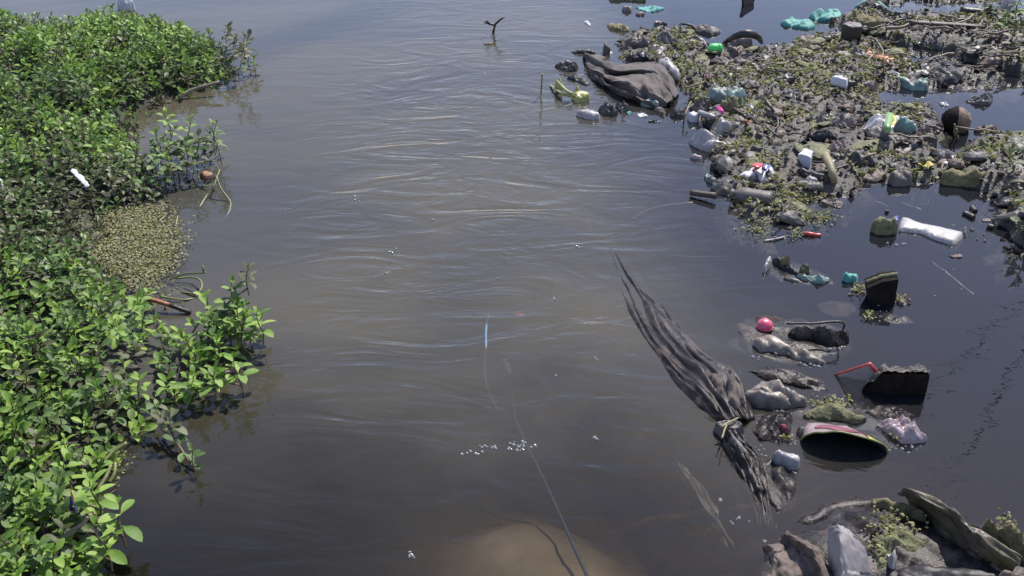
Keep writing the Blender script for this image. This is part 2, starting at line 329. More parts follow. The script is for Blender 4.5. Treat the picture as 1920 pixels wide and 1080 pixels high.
def water_mat():
    m = bpy.data.materials.new('murky_water'); m.use_nodes = True
    t = m.node_tree; N = t.nodes; L = t.links
    for n in list(N): N.remove(n)
    out = N.new('ShaderNodeOutputMaterial'); tc = N.new('ShaderNodeTexCoord')
    sep = N.new('ShaderNodeSeparateXYZ'); L.new(tc.outputs['Object'], sep.inputs[0])
    def math_(op, a, b=None, c=None):
        n = N.new('ShaderNodeMath'); n.operation = op
        for i, v in enumerate((a, b, c)):
            if v is None: continue
            if isinstance(v, (int, float)): n.inputs[i].default_value = v
            else: L.new(v, n.inputs[i])
        return n.outputs[0]
    def mrange(v, a, b, c, d):
        n = N.new('ShaderNodeMapRange'); n.interpolation_type = 'SMOOTHSTEP'
        L.new(v, n.inputs[0])
        for i, q in enumerate((a, b, c, d)): n.inputs[i + 1].default_value = q
        return n.outputs[0]
    def nz(sx, sy, det, rough=.55, dist=0.0, src=None):
        mp = N.new('ShaderNodeMapping'); mp.inputs['Scale'].default_value = (sx, sy, 1); mp.inputs['Rotation'].default_value = (0, 0, R(-9))
        L.new(src or tc.outputs['Object'], mp.inputs[0])
        n = N.new('ShaderNodeTexNoise'); n.inputs['Scale'].default_value = 1; n.inputs['Detail'].default_value = det
        n.inputs['Roughness'].default_value = rough; n.inputs['Distortion'].default_value = dist
        L.new(mp.outputs[0], n.inputs[0]); return n.outputs[0]
    X, Y = sep.outputs[0], sep.outputs[1]
    a, b = at(1120, 420), at(1420, 900)
    # the current runs left of the line of the sunken cloth; right of it the pool is still
    k = (a.x - b.x) / (a.y - b.y)
    wob = math_('MULTIPLY', math_('SUBTRACT', nz(1.5, 1.5, 3), .5), .5)
    edge = math_('ADD', math_('SUBTRACT', X, math_('ADD', math_('MULTIPLY', math_('MINIMUM', Y, a.y), k), a.x - k * a.y)), wob)
    chan = mrange(edge, -.22, .62, 1, 0)
    run = math_('MULTIPLY', math_('MULTIPLY', chan, mrange(math_('ADD', X, math_('MULTIPLY', wob, .6)), -.85, -.35, .22, 1)), math_('MULTIPLY', mrange(Y, 1.4, 2.6, .6, 1), mrange(Y, 3.4, 5.2, 1, .35)))
    # waves: long streaks across the stream + fine chop in the current
    w1 = nz(2.6, 6.0, 3, .45, 2.6); w2 = nz(7, 14, 2, .5, 2.2); w3 = nz(1.2, 3.0, 2)
    hgt = math_('ADD', math_('MULTIPLY', math_('ADD', math_('MULTIPLY', w1, .0088), math_('MULTIPLY', w2, .0016)), math_('ADD', math_('MULTIPLY', run, .92), .05)), math_('MULTIPLY', w3, .0014))
    bu = N.new('ShaderNodeBump'); bu.inputs['Strength'].default_value = 1; bu.inputs['Distance'].default_value = 1.0
    L.new(hgt, bu.inputs['Height'])
    fr = N.new('ShaderNodeFresnel'); fr.inputs[0].default_value = 1.40; L.new(bu.outputs[0], fr.inputs[1])
    gl = N.new('ShaderNodeBsdfGlossy'); L.new(mrange(chan, 0, 1, .004, .05), gl.inputs['Roughness']); L.new(bu.outputs[0], gl.inputs['Normal'])
    df = N.new('ShaderNodeBsdfDiffuse')
    silt = nz(1.1, 1.8, 4, .55, .6)
    mx = N.new('ShaderNodeMix'); mx.data_type = 'RGBA'; L.new(mrange(silt, .35, .65, 0, 1), mx.inputs[0])
    mx.inputs[6].default_value = (.070, .066, .054, 1); mx.inputs[7].default_value = (.100, .089, .060, 1)
    near = N.new('ShaderNodeMix'); near.data_type = 'RGBA'; L.new(mrange(math_('ADD', Y, math_('MULTIPLY', wob, 2.0)), 1.45, 2.5, 0, 1), near.inputs[0])   # diffuse colour darkens nearer the camera
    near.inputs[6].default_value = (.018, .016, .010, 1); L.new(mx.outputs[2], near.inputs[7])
    mx2 = N.new('ShaderNodeMix'); mx2.data_type = 'RGBA'; L.new(chan, mx2.inputs[0]); mx2.inputs[6].default_value = (.032, .035, .042, 1); L.new(near.outputs[2], mx2.inputs[7])
    L.new(mx2.outputs[2], df.inputs[0])
    tr = N.new('ShaderNodeBsdfTransparent')
    ms = N.new('ShaderNodeMixShader'); L.new(math_('MULTIPLY', mrange(chan, 0, 1, .30, .66), mrange(math_('ADD', Y, wob), 1.5, 2.2, .75, 1)), ms.inputs[0]); L.new(tr.outputs[0], ms.inputs[1]); L.new(df.outputs[0], ms.inputs[2])
    m2 = N.new('ShaderNodeMixShader'); L.new(fr.outputs[0], m2.inputs[0]); L.new(ms.outputs[0], m2.inputs[1]); L.new(gl.outputs[0], m2.inputs[2])
    L.new(m2.outputs[0], out.inputs['Surface'])
    va = N.new('ShaderNodeVolumeAbsorption'); va.inputs['Color'].default_value = (.52, .50, .43, 1); va.inputs['Density'].default_value = 10.0
    L.new(va.outputs[0], out.inputs['Volume'])
    return m
WX, WY = (-50, -4, 0, 4, 50), (-50, .5, 3, 5.5, 9, 80)
vs = [(x, y, 0) for y in WY for x in WX] + [(x, y, -.5) for y in WY for x in WX]
nx_, ny_ = len(WX), len(WY); nb_ = nx_ * ny_; fs = []
for j_ in range(ny_ - 1):
    for i_ in range(nx_ - 1):
        a_ = j_ * nx_ + i_; q_ = (a_, a_ + 1, a_ + 1 + nx_, a_ + nx_); fs += [q_, tuple(v + nb_ for v in q_[::-1])]
for i_ in range(nx_ - 1): fs += [(i_, i_ + nb_, i_ + 1 + nb_, i_ + 1), ((ny_ - 1) * nx_ + i_ + 1, (ny_ - 1) * nx_ + i_ + 1 + nb_, (ny_ - 1) * nx_ + i_ + nb_, (ny_ - 1) * nx_ + i_)]
for j_ in range(ny_ - 1): fs += [((j_ + 1) * nx_, (j_ + 1) * nx_ + nb_, j_ * nx_ + nb_, j_ * nx_), (j_ * nx_ + nx_ - 1, j_ * nx_ + nx_ - 1 + nb_, (j_ + 1) * nx_ + nx_ - 1 + nb_, (j_ + 1) * nx_ + nx_ - 1)]
tag(link('water', mesh('water', vs, fs, [water_mat()], smooth=False)), 'murky grey brown stream water with slow ripples', 'water', kind='structure')

bank = field('mud_bank', raft_h, .2, 3.9, 2.35, 8.4, .017, -.05, BANKM); tag(bank, 'raft of wet mud and algae carrying the rubbish', 'mud', kind='structure')
lit = field('plant_litter_bed', plant_h, -3.4, -.3, 1.1, 5.6, .025, -.035, ROOTY); tag(lit, 'dark rotting litter under the water plants', 'litter', kind='structure')

# ------------------------------------------------------------------ patches: things traced as an outline lying on water or mud
def tri(t):
    t = t - math.floor(t); return 4 * abs(t - .5) - 1          # triangle wave, -1..1: straight facets, sharp creases
def fold(t): return 2 * abs(math.sin(math.pi * t)) - 1          # round ridges, sharp valleys
def crumple_fn(seed):
    r = random.Random(seed); K = []
    for k in range(7):
        a = r.uniform(0, math.pi); f = (1.3, 1.8, 2.7, 3.6, 5.0, 7.0, 9.5)[k]; K.append((math.cos(a) * f, math.sin(a) * f, r.random(), (.30, .26, .20, .16, .12, .09, .06)[k]))
    def fn(x, y):
        wx = x + .13 * noise.noise(Vector((x * 2.3, y * 2.3, seed))); wy = y + .13 * noise.noise(Vector((x * 2.3, y * 2.3, seed + 7)))
        return sum(w_ * tri(wx * a + wy * b + p) for a, b, p, w_ in K)
    return fn
def patch_mesh(name, pts_px, h, style, m, base=None, folds=0.0, angle=0.0, freq=30.0, rough=1.0, width=None, spacing=None, ragged=.35, seed=None, thick=0.0, fit=.75, sub=-.018, slope=(0, 0)):
    """returns mesh data in local coordinates and the location of its base"""
    sd_ = seed if seed is not None else rnd() * 100
    c = (sum(p[0] for p in pts_px) / len(pts_px), sum(p[1] for p in pts_px) / len(pts_px))
    W = at(*c)
    h *= .72
    if base is None: base = max(0.0, raft_z(W) - .004)
    ys = [p[1] for p in pts_px]; ya, yb = min(ys), max(ys)
    D0 = at(c[0], ya).y - at(c[0], yb).y
    dep = math.atan2(CAM_H, W.y)
    rise = h * fit
    rise = min(rise, .55 * D0 * math.tan(dep)); h = min(h, rise / max(fit, .01) * 1.25)
    out = []
    for (x, y) in pts_px:
        t = (yb - y) / max(1e-6, yb - ya)
        out.append(Vector(at(x, y, base + rise * t)[:2]))
    # resample outline, ragged
    per = sum((out[i] - out[i - 1]).length for i in range(len(out)))
    ext = max((a - b).length for a in out for b in out)
    sp = spacing or max(.0038, min(.014, ext / 34))
    ring = []
    for i in range(len(out)):
        a, b = out[i], out[(i + 1) % len(out)]; n = max(1, int((b - a).length / sp))
        for k in range(n):
            q = a.lerp(b, k / n)
            j = Vector((NZ(q.x, q.y, 40, sd_, 2), NZ(q.x, q.y, 40, sd_ + 9, 2))) * sp * ragged * 3
            ring.append(q + j)
    arr = np.array([tuple(p) for p in ring])
    lo, hi = arr.min(0), arr.max(0)
    gx, gy = np.meshgrid(np.arange(lo[0], hi[0], sp), np.arange(lo[1], hi[1], sp))
    G = np.stack([gx.ravel(), gy.ravel()], 1)
    rs = np.random.RandomState(int(sd_ * 1000) % 99999)
    G = G + (rs.rand(*G.shape) - .5) * sp * .6
    G = G[sdist(G, arr) > sp * .55]
    P = [Vector(p) for p in arr] + [Vector(p) for p in G]
    E = [(i, (i + 1) % len(arr)) for i in range(len(arr))]
    v2, e2, f2, *_ = geometry.delaunay_2d_cdt(P, E, [], 1, 1e-6)
    A = np.array([tuple(v) for v in v2])
    d = np.maximum(0, sdist(A, arr)); dm = max(1e-4, d.max()); wd = (width * 1.8 if width else (.72 if style == 'lump' else .85) * dm)
    prof = np.clip(d / wd, 0, 1); prof = np.sqrt(1 - (1 - prof) ** 2) if style == 'lump' else prof ** .75 * (1.6 - .6 * prof)
    # angle is given as seen in the photograph; turn it into a direction on the ground
    q2 = at(c[0] + 12 * math.cos(angle), c[1] - 12 * math.sin(angle)) - W; angle = math.atan2(q2.y, q2.x)
    CR = crumple_fn(sd_)
    ca, sa = math.cos(angle), math.sin(angle); cen = A.mean(0)
    zs = []
    S = 1.0 / max(.04, ext)
    for (x, y), pr in zip(A, prof):
        lx, ly = x - cen[0], y - cen[1]
        u, v = lx * ca + ly * sa, -lx * sa + ly * ca
        n1 = noise.fractal(Vector((lx * S * 3, ly * S * 3, sd_)), 1.0, 2.0, 3)
        if style == 'lump':
            z = h * pr * (.78 + .35 * n1 * rough)
        elif style == 'bag':
            z = h * pr * (.62 + .62 * CR(lx * S, ly * S) + .22 * n1)
        elif style == 'cloth':
            wv = noise.noise(Vector((u * S * 2.5, v * S * 2.5, sd_ + 2))) * .9
            t1 = fold(v * freq * .16 + wv * .8 + .25 * n1); t2 = fold(v * freq * .39 + wv * 1.5 + u * freq * .04); t3 = fold(v * freq * .9 + wv * 2.5 + .3 * n1)
            z = h * (pr * (.55 + .25 * n1 * rough) + pr ** .6 * (folds or .5) * (.42 * t1 + .24 * t2 + .11 * t3 + .14 * CR(lx * S, ly * S)))
        else:  # flat sheet
            z = h * (.45 + .4 * n1 + .35 * CR(lx * S, ly * S) * rough)
        z += slope[0] * lx + slope[1] * ly
        if style != 'flat': z += sub * (1 - min(1, pr * 3))
        zs.append(base + z)
    bz = min(0.0, min(zs)) if False else base
    loc = Vector((cen[0], cen[1], bz))
    V = [(x - loc.x, y - loc.y, z - loc.z) for (x, y), z in zip(A, zs)]
    fs = [tuple(f) for f in f2]
    th = thick or (.0025 if style == 'flat' else 0)
    if style != 'flat':
        # close underneath: the same outline, a little lower, so that the thing is solid
        nb = len(V); low = [(x, y, min(z, 0) - .012 if z < .004 else min(z * .35, z - .004)) for x, y, z in V]
        V += low; fs += [tuple(i + nb for i in f[::-1]) for f in f2]
    else:
        nb = len(V); V += [(x, y, z - th) for x, y, z in V]; fs += [tuple(i + nb for i in f[::-1]) for f in f2]
    cnt = {}
    for f in f2:
        for i in range(len(f)):
            cnt[(f[i], f[(i + 1) % len(f)])] = 1
    for (a, b) in list(cnt):
        if (b, a) not in cnt: fs.append((b, a, a + nb, b + nb))
    return mesh(name, V, fs, [m], smooth=(style != 'bag')), loc

def patch(name, cat, label, pts, h, style, mk, group=None, parent=None, **kw):
    me, loc = patch_mesh(name, pts, h, style, MAT[mk] if isinstance(mk, str) else mk, **kw)
    if parent is None:
        return tag(link(name, me, loc=loc), label, cat, group)
    return link(name, me, parent, loc - parent.location)
def stick(name, cat, label, pts, rad, mk, group=None, parent=None, n=14, seg=7):
    pts = smooth_path(pts, n) if len(pts) > 2 else [Vector(pts[0]).lerp(Vector(pts[1]), i / 6) for i in range(7)]
    q = []
    for p in pts:
        q.append(p + Vector((NZ(p.x, p.y, 30, 4.4), NZ(p.x, p.y, 30, 8.4), NZ(p.y, p.x, 30, 2.4))) * (rad if not hasattr(rad, '__len__') else .002) * .5)
    if hasattr(rad, '__len__'): rad = [rad[0] + (rad[1] - rad[0]) * i / (len(q) - 1) for i in range(len(q))]
    loc = Vector(q[0]) if parent is None else parent.location
    vs, fs = tube([p - loc for p in q], rad, seg)
    me = mesh(name, vs, fs, [MAT[mk]])
    if parent is None: return tag(link(name, me, loc=loc), label, cat, group)
    return link(name, me, parent)

def rails(name, cat, label, RL, mk, n=40, m=10, folds=.003, ff=3.0, wob=.004, group=None, seed=1.0, thick=.003):
    """sheet drawn through several long rails of (image x, image y, height) points"""
    P = []
    for r in RL:
        q = smooth_path([at(*p) for p in r], n); q = [q[int(round(i * (len(q) - 1) / n))] for i in range(n + 1)]; P.append(q)
    loc = sum((q[n // 2] for q in P), Vector()) / len(P); loc.z = 0
    rows = (len(P) - 1) * m; V = []
    for i in range(n + 1):
        for k in range(rows + 1):
            a = min(k // m, len(P) - 2); t = k / m - a
            pts = [P[max(0, min(len(P) - 1, a + j))][i] for j in (-1, 0, 1, 2)]
            a0, b0, c0, d0 = pts
            lin = b0.lerp(c0, t); cat_ = .5 * ((2 * b0) + (c0 - a0) * t + (2 * a0 - 5 * b0 + 4 * c0 - d0) * t * t + (3 * b0 - a0 - 3 * c0 + d0) * t ** 3)
            q = lin.lerp(cat_, .6); u = i / n; w_ = k / m
            wv = noise.noise(Vector((u * 4, w_ * 1.2, seed))) * .8
            z = folds * (fold(w_ * ff * .5 + wv) + .6 * fold(w_ * ff * 1.3 + wv * 1.7)) + wob * noise.fractal(Vector((u * 7, w_ * 2.5, seed + 4)), 1, 2, 3)
            V.append(q - loc + Vector((noise.noise(Vector((u * 9, w_ * 3, seed + 8))) * wob, 0, z)))
    F = []; W_ = rows + 1
    for i in range(n):
        for k in range(rows): F.append((i * W_ + k, i * W_ + k + 1, (i + 1) * W_ + k + 1, (i + 1) * W_ + k))
    nb = len(V); V += [v - Vector((0, 0, thick)) for v in V]; F2 = [tuple(x + nb for x in f[::-1]) for f in F]
    rim = [k for k in range(W_)] + [i * W_ + rows for i in range(1, n + 1)] + [n * W_ + k for k in range(rows - 1, -1, -1)] + [i * W_ for i in range(n - 1, 0, -1)]
    F3 = [(rim[(i + 1) % len(rim)], rim[i], rim[i] + nb, rim[(i + 1) % len(rim)] + nb) for i in range(len(rim))]
    return tag(link(name, mesh(name, V, F + F2 + F3, [MAT[mk]]), loc=loc), label, cat, group)
def Z(ox, oy, s): return lambda *p: [(ox + x * s, oy + y * s) for x, y in p]
Z5 = Z(1000, 0, .25); Z6 = Z(1440, 0, .25); Z7 = Z(1240, 200, .25); Z8 = Z(1440, 220, .25)
ZA = Z(1340, 450, .25); ZB = Z(1340, 640, .25); ZC = Z(1400, 810, .2708)

# ------------------------------------------------------------------ rubbish on the raft, back to front
G_TEAL = 'teal netting scraps'
patch('net_sheet', 'netting', 'teal netting sheet floating on open water beside a dark stone', Z5((760, 35), (870, 32), (950, 40), (1000, 45), (950, 75), (900, 95), (830, 85)), .03, 'bag', 'teal')
patch('stone', 'stone', 'dark wet stone lying against the floating teal netting sheet', Z5((660, 60), (690, 35), (745, 55), (750, 85), (690, 92)), .035, 'lump', 'stone')
patch('stone', 'stone', 'small brown stone floating just below the teal netting sheet', Z5((765, 100), (800, 88), (848, 100), (830, 118), (790, 120)), .02, 'lump', 'brown')
patch('weed_clump', 'weed', 'green weed strip at the far edge of the open water', Z5((560, -30), (700, -32), (850, -25), (850, 12), (760, 10), (640, 2), (570, 15)), .03, 'bag', 'moss')
patch('foam_scrap', 'foam', 'tiny white scrap drifting alone on the far water', Z5((375, 150), (410, 150), (440, 185), (425, 205), (395, 180)), .012, 'bag', 'white')
patch('rag', 'rag', 'yellowish brown rag lump floating apart on the far water', Z5((548, 165), (600, 155), (650, 165), (725, 195), (725, 238), (690, 240), (620, 226), (565, 205)), .04, 'bag', 'yellowmoss')
patch('net_bundle', 'netting', 'small crumpled pale teal netting bundle with a tan top', Z5((900, 205), (930, 190), (1000, 190), (1045, 212), (1020, 240), (930, 240)), .035, 'bag', 'tealpale')
patch('rag', 'rag', 'small tan rag on top of the crumpled teal bundle', Z5((895, 175), (940, 160), (990, 172), (985, 192), (910, 195)), .03, 'lump', 'beige', base=.02)
patch('debris_clump', 'debris', 'loose brown clump of soaked leaves floating behind the raft', Z5((1150, 200), (1240, 175), (1290, 165), (1380, 178), (1425, 225), (1395, 250), (1335, 272), (1260, 245), (1190, 225)), .045, 'bag', 'grey')
stick('twig', 'twig', 'dark twig lying beside the floating leaf clump', [at(1277, 44, .01), at(1288, 46, .02), at(1303, 50, .01)], .006, 'darkwood')
# upright dark board standing in the far water
def board(name, label, cat, px, thick, mk, rim, lean=0.0):
    """panel standing in the water: px = image points of its camera-side face (bottom points on the water line)"""
    lo = [p for p in px if p[2] == 0]
    b0 = at(lo[0][0], lo[0][1]); b1 = at(lo[-1][0], lo[-1][1])
    ax = (b1 - b0); ax.z = 0; axn = ax.normalized(); nrm = Vector((-axn.y, axn.x, 0))
    if nrm.y < 0: nrm = -nrm
    pts = []
    for x, y, fl in px:
        v = ray(x, y); o = Vector((0, 0, CAM_H))
        pn = (nrm + Vector((0, 0, -lean))).normalized()
        t = (b0 - o).dot(pn) / v.dot(pn); p = o + v * t
        pts.append(p if not fl == 0 else Vector((p.x, p.y, -.03)))
    loc = Vector((b0.x, b0.y, 0)); root = empty(name, loc); tag(root, label, cat)
    n = len(pts); V = [p - loc for p in pts] + [p - loc + nrm * thick for p in pts]
    F = [tuple(range(n)), tuple(range(2 * n - 1, n - 1, -1))] + [(i, i + n, (i + 1) % n + n, (i + 1) % n) for i in range(n)]
    link('panel', mesh('panel', V, F, [MAT[mk]], smooth=False), root)
    tops = [p - loc + nrm * thick * .5 + Vector((0, 0, .002)) for p, q in zip(pts, px) if q[2] == 1]
    if rim and len(tops) > 1:
        path = []
        for a, b in zip(tops, tops[1:]):
            for k in range(8):
                q = a.lerp(b, k / 8); path.append(q + Vector((0, 0, .003 * noise.noise(q * 90))))
        path.append(tops[-1])
        vs, fs = tube(path, [min(thick * .55, .007) * (.8 + .6 * abs(noise.noise(p * 70))) for p in path], 6)
        link('rim', mesh('rim', vs, fs, [MAT[rim]]), root)
    return root
board('board_piece', 'thin dark triangular board standing upright in far open water', 'board', [(1396, 12, 0), (1394, -6, 1), (1416, -4, 1), (1412, 7, 0)], .012, 'darkwood', 'palewood')
patch('net_sheet', 'netting', 'crumpled teal netting with a dark shaded underside, by the dark block', Z6((85, 150), (140, 125), (200, 112), (300, 128), (345, 155), (365, 200), (300, 228), (240, 205), (150, 190)), .05, 'cloth', 'teal', angle=.2, freq=40, folds=.7)
patch('net_sheet', 'netting', 'heaped teal netting folded over the far edge of the mud', Z6((300, 100), (350, 72), (430, 55), (545, 52), (565, 110), (500, 165), (430, 160), (360, 150)), .05, 'cloth', 'teal', angle=.5, freq=36, folds=.7)
patch('net_sheet', 'netting', 'bright teal netting crest behind the mud lump and plank', Z6((640, 45), (700, 5), (760, -12), (840, 30), (920, 68), (900, 90), (830, 88), (740, 65)), .05, 'cloth', 'teal', angle=-.3, freq=36, folds=.7)
patch('mud_lump', 'mud', 'mossy mud lump beneath the bright teal netting crest', Z6((590, 110), (640, 75), (740, 75), (830, 100), (880, 130), (850, 185), (760, 180), (690, 175), (610, 150)), .07, 'bag', 'yellowmoss')
# dark block
def slab(name, cat, label, pts, h, mk, top=None, base=None, tilt=0.0):
    c = Vector((sum(p[0] for p in pts) / len(pts), sum(p[1] for p in pts) / len(pts)))
    b = max(0, raft_z(at(c.x, c.y))) if base is None else base
    q = [at(x, y, b + h) for x, y in pts]
    loc = sum(q, Vector()) / len(q); loc.z = b
    root = empty(name, loc); tag(root, label, cat)
    ring = []
    for i in range(len(q)):
        a, b_ = q[i], q[(i + 1) % len(q)]
        for k in range(5): ring.append(a.lerp(b_, k / 5))
    n = len(ring); V = []; F = []
    for lv, (s, zz) in enumerate(((1.0, -.02), (1.02, h * .5), (1.0, h * .85), (.95, h))):
        for p in ring:
            d = (p - loc); d.z = 0
            j = noise.noise(Vector((p.x * 40, p.y * 40, lv * 3.3))) * .006
            V.append((d.x * (s + j * 4), d.y * (s + j * 4), zz + j + tilt * d.x))
    for lv in range(3):
        for i in range(n): F.append((lv * n + i, lv * n + (i + 1) % n, (lv + 1) * n + (i + 1) % n, (lv + 1) * n + i))
    F.append(tuple(range(n))[::-1])
    link('side_wall', mesh('side_wall', V, F, [MAT[mk]], smooth=False), root)
    cv = [V[3 * n + i] for i in range(n)] + [(0, 0, h * 1.02)]
    cm = [tuple(Vector(v).lerp(Vector((0, 0, h * 1.02)), .5)) for v in cv[:n]]
    cm = [(x, y, z + .004 * noise.noise(Vector((x * 60, y * 60, 1.1)))) for x, y, z in cm]
    tv = cv[:n] + cm + [cv[n]]; tf = [(i, (i + 1) % n, n + (i + 1) % n, n + i) for i in range(n)] + [(n + i, n + (i + 1) % n, 2 * n) for i in range(n)]
    link('top_face', mesh('top_face', tv, tf, [MAT[top or mk]], smooth=False), root)
    return root
slab('concrete_block', 'block', 'small dark block with a grey top beside the teal netting', Z6((560, 178), (600, 158), (690, 165), (712, 195), (640, 205)), .05, 'darkwood', 'grey')
patch('plastic_bag', 'bag', 'grey crumpled bag on the mud between block and dry leaves', Z6((508, 300), (570, 283), (625, 305), (690, 365), (700, 400), (680, 428), (630, 420), (560, 385), (520, 345)), .07, 'bag', 'grey')
patch('foam_scrap', 'foam', 'tiny white pellet beside the grey crumpled bag', Z6((690, 335), (712, 330), (725, 345), (710, 360), (690, 352)), .015, 'lump', 'white')
stick('plank', 'plank', 'long straight brown plank lying along the weedy bank', [at(1700, 43, .07), at(1845, 52, .06)], [.016, .013], 'wood', seg=5)
stick('branch', 'branch', 'pale branch end pointing at the long plank', [at(1660, 53, .06), at(1690, 51, .07), at(1704, 45, .08)], [.008, .006], 'palewood')
stick('log', 'log', 'short black log floating in the far corner pool', [at(1800, 21, .02), at(1868, 26, .02)], [.024, .018], 'darkwood', seg=9)
stick('branch', 'branch', 'pale stick leaning on the short black log', [at(1842, 27, .03), at(1852, 18, .06)], .007, 'palewood')
# cup lying in the far corner
def cup(loc, ang, label):
    root = empty('paper_cup', loc, ang); tag(root, label, 'cup')
    prof = [(.0, .026), (.03, .029), (.06, .033), (.085, .036)]
    def shell(a, b, m, nm):
        V = []; F = []; n = 14
        rr = [(y, r) for y, r in prof if a <= y <= b]
        for y, r in rr:
            for k in range(n):
                t = 2 * math.pi * k / n; V.append((r * math.cos(t), r * math.sin(t) * .8, y))
        for i in range(len(rr) - 1):
            for k in range(n): F.append((i * n + k, i * n + (k + 1) % n, (i + 1) * n + (k + 1) % n, (i + 1) * n + k))
        if a == 0: F.append(tuple(range(n))[::-1])
        link(nm, mesh(nm, V, F, [MAT[m]]), root)
    shell(0, .03, 'red', 'red_base'); shell(.03, .085, 'white', 'cup_wall')
    return root
c_ = cup(at(1877, 28, 0.0), .3, 'white paper cup with red base standing in the far corner'); c_.rotation_euler = (.25, .2, .3)
patch('leaf_litter', 'leaves', 'rusty patch of dry leaves behind the green netting strip', Z6((690, 340), (780, 350), (900, 420), (1000, 460), (960, 500), (880, 490), (800, 440), (720, 400)), .03, 'bag', 'orange', group=None)
patch('net_strip', 'netting', 'long twisted pale green netting strip on the algae spit', Z6((875, 515), (940, 512), (1010, 560), (1070, 600), (1210, 630), (1200, 660), (1090, 655), (1000, 620), (930, 575)), .04, 'cloth', 'tealpale', angle=-.5, freq=40)
patch('net_scrap', 'netting', 'small flat teal scrap beside the twisted green netting strip', Z6((1145, 560), (1200, 555), (1255, 570), (1240, 600), (1165, 605)), .02, 'bag', 'teal')
patch('bag_scrap', 'bag', 'little blue grey plastic scrap on the algae spit', Z6((1270, 545), (1320, 550), (1340, 590), (1300, 600)), .025, 'bag', 'pale')
patch('dark_bundle', 'bag', 'dark bundle with a pale top lying mid raft', Z6((462, 585), (485, 562), (570, 570), (640, 625), (690, 660), (640, 655), (540, 655), (475, 625)), .06, 'lump', 'dark')
patch('foam_strip', 'foam', 'pale strip lying on the dark bundle', Z6((470, 575), (500, 562), (560, 572), (605, 600), (590, 615), (520, 592)), .015, 'lump', 'white', base=.075)
patch('sheet_scrap', 'plastic', 'beige crumpled scrap touching the dark bundle', Z6((680, 625), (730, 600), (780, 610), (835, 632), (780, 655), (700, 655)), .04, 'bag', 'pinkbrown')
patch('sheet_scrap', 'plastic', 'long pinkish sheet with a curled lit edge and dark shadow', Z6((85, 720), (180, 690), (260, 650), (380, 640), (445, 705), (420, 720), (330, 700), (250, 710), (140, 740)), .05, 'cloth', 'pinkbrown', angle=.1, freq=40, folds=.6)
patch('pale_bag', 'bag', 'long pale grey plastic bag trailing across the raft corner', Z5((915, 345), (960, 345), (1010, 395), (1070, 465), (1118, 540), (1090, 568), (1020, 525), (960, 470), (925, 410)), .05, 'cloth', 'pale', angle=-.95, freq=50, folds=.6)
patch('crumpled_film', 'plastic', 'glossy black film lump holding a white scrap', Z5((715, 410), (780, 385), (870, 385), (880, 430), (820, 450), (730, 445)), .05, 'bag', 'black')
patch('foam_scrap', 'foam', 'white scrap stuck on the glossy black film lump', Z5((800, 385), (835, 385), (838, 430), (805, 430)), .03, 'lump', 'white', base=.03)
patch('grey_rag', 'rag', 'grey rag heap on the raft behind the pale trailing bag', Z5((690, 265), (780, 245), (860, 250), (900, 290), (870, 345), (790, 340), (720, 310)), .06, 'bag', 'grey')
patch('grey_rag', 'rag', 'wide brown rag heap at the rear of the raft', Z5((900, 280), (960, 250), (1060, 250), (1120, 290), (1090, 340), (1000, 350), (920, 335)), .07, 'bag', 'stone')
patch('grey_rag', 'rag', 'tan rag heap leading to the green plug', Z5((1100, 255), (1180, 235), (1250, 270), (1320, 340), (1300, 370), (1200, 365), (1120, 330)), .06, 'bag', 'beige')
# green plug: body with a lighter cap end
def capsule(name, cat, label, p0, p1, r, mk, capmk=None, capname='cap'):
    loc = (p0 + p1) / 2; loc = Vector((loc.x, loc.y, min(p0.z, p1.z) - r * .6)); root = empty(name, loc); tag(root, label, cat)
    ax = (p1 - p0); n = 9
    pts = [p0 + ax * (i / n) - loc for i in range(n + 1)]
    rr = [r * math.sqrt(max(.05, 1 - abs(2 * i / n - 1) ** 4)) for i in range(n + 1)]
    k = 6
    vs, fs = tube(pts[:k + 1], rr[:k + 1], 12); link('body', mesh('body', vs, fs, [MAT[mk]]), root)
    vs, fs = tube(pts[k:], [x * 1.04 for x in rr[k:]], 12); link(capname, mesh(capname, vs, fs, [MAT[capmk or mk]]), root)
    return root
capsule('plastic_plug', 'plug', 'bright green oval plastic plug lying on the raft edge', at(1328, 91, .05), at(1355, 90, .05), .021, 'green')
# curled dark sheet with pale inside
o = empty('curled_sheet', at(1395, 80, 0)); tag(o, 'curled dark sheet with pale inner face at the raft edge', 'plastic')
patch('pale_lining', None, None, Z5((1430, 330), (1500, 300), (1600, 270), (1660, 275), (1640, 310), (1560, 330), (1480, 352)), .05, 'lump', 'beige', parent=o, base=.01)
vs, fs = tube([p - o.location for p in smooth_path([at(1357, 81, .04), at(1378, 68, .09), at(1400, 63, .11), at(1420, 68, .09), at(1428, 80, .03)], 20)], [.008 + .010 * math.sin(math.pi * i / 20) for i in range(21)], 8)
link('dark_rim', mesh('dark_rim', vs, fs, [MAT['dark']]), o)
patch('sheet_scrap', 'plastic', 'pale flat scrap in front of the curled dark sheet', Z5((1425, 330), (1500, 318), (1565, 338), (1500, 355), (1430, 350)), .02, 'flat', 'pale')
patch('sheet_scrap', 'plastic', 'pale lilac scrap between curled sheet and green algae', Z5((1640, 365), (1700, 340), (1780, 360), (1840, 395), (1760, 405), (1690, 395)), .03, 'bag', 'pale')
patch('sheet_scrap', 'plastic', 'faded pink square scrap sunk in the grey mud', Z5((1500, 425), (1550, 405), (1610, 440), (1600, 490), (1540, 485)), .03, 'bag', 'pinkbrown')
patch('foam_scrap', 'foam', 'flat white scrap on the grey mud below the pink square', Z5((1500, 520), (1545, 512), (1590, 530), (1560, 550), (1515, 545)), .015, 'bag', 'white')
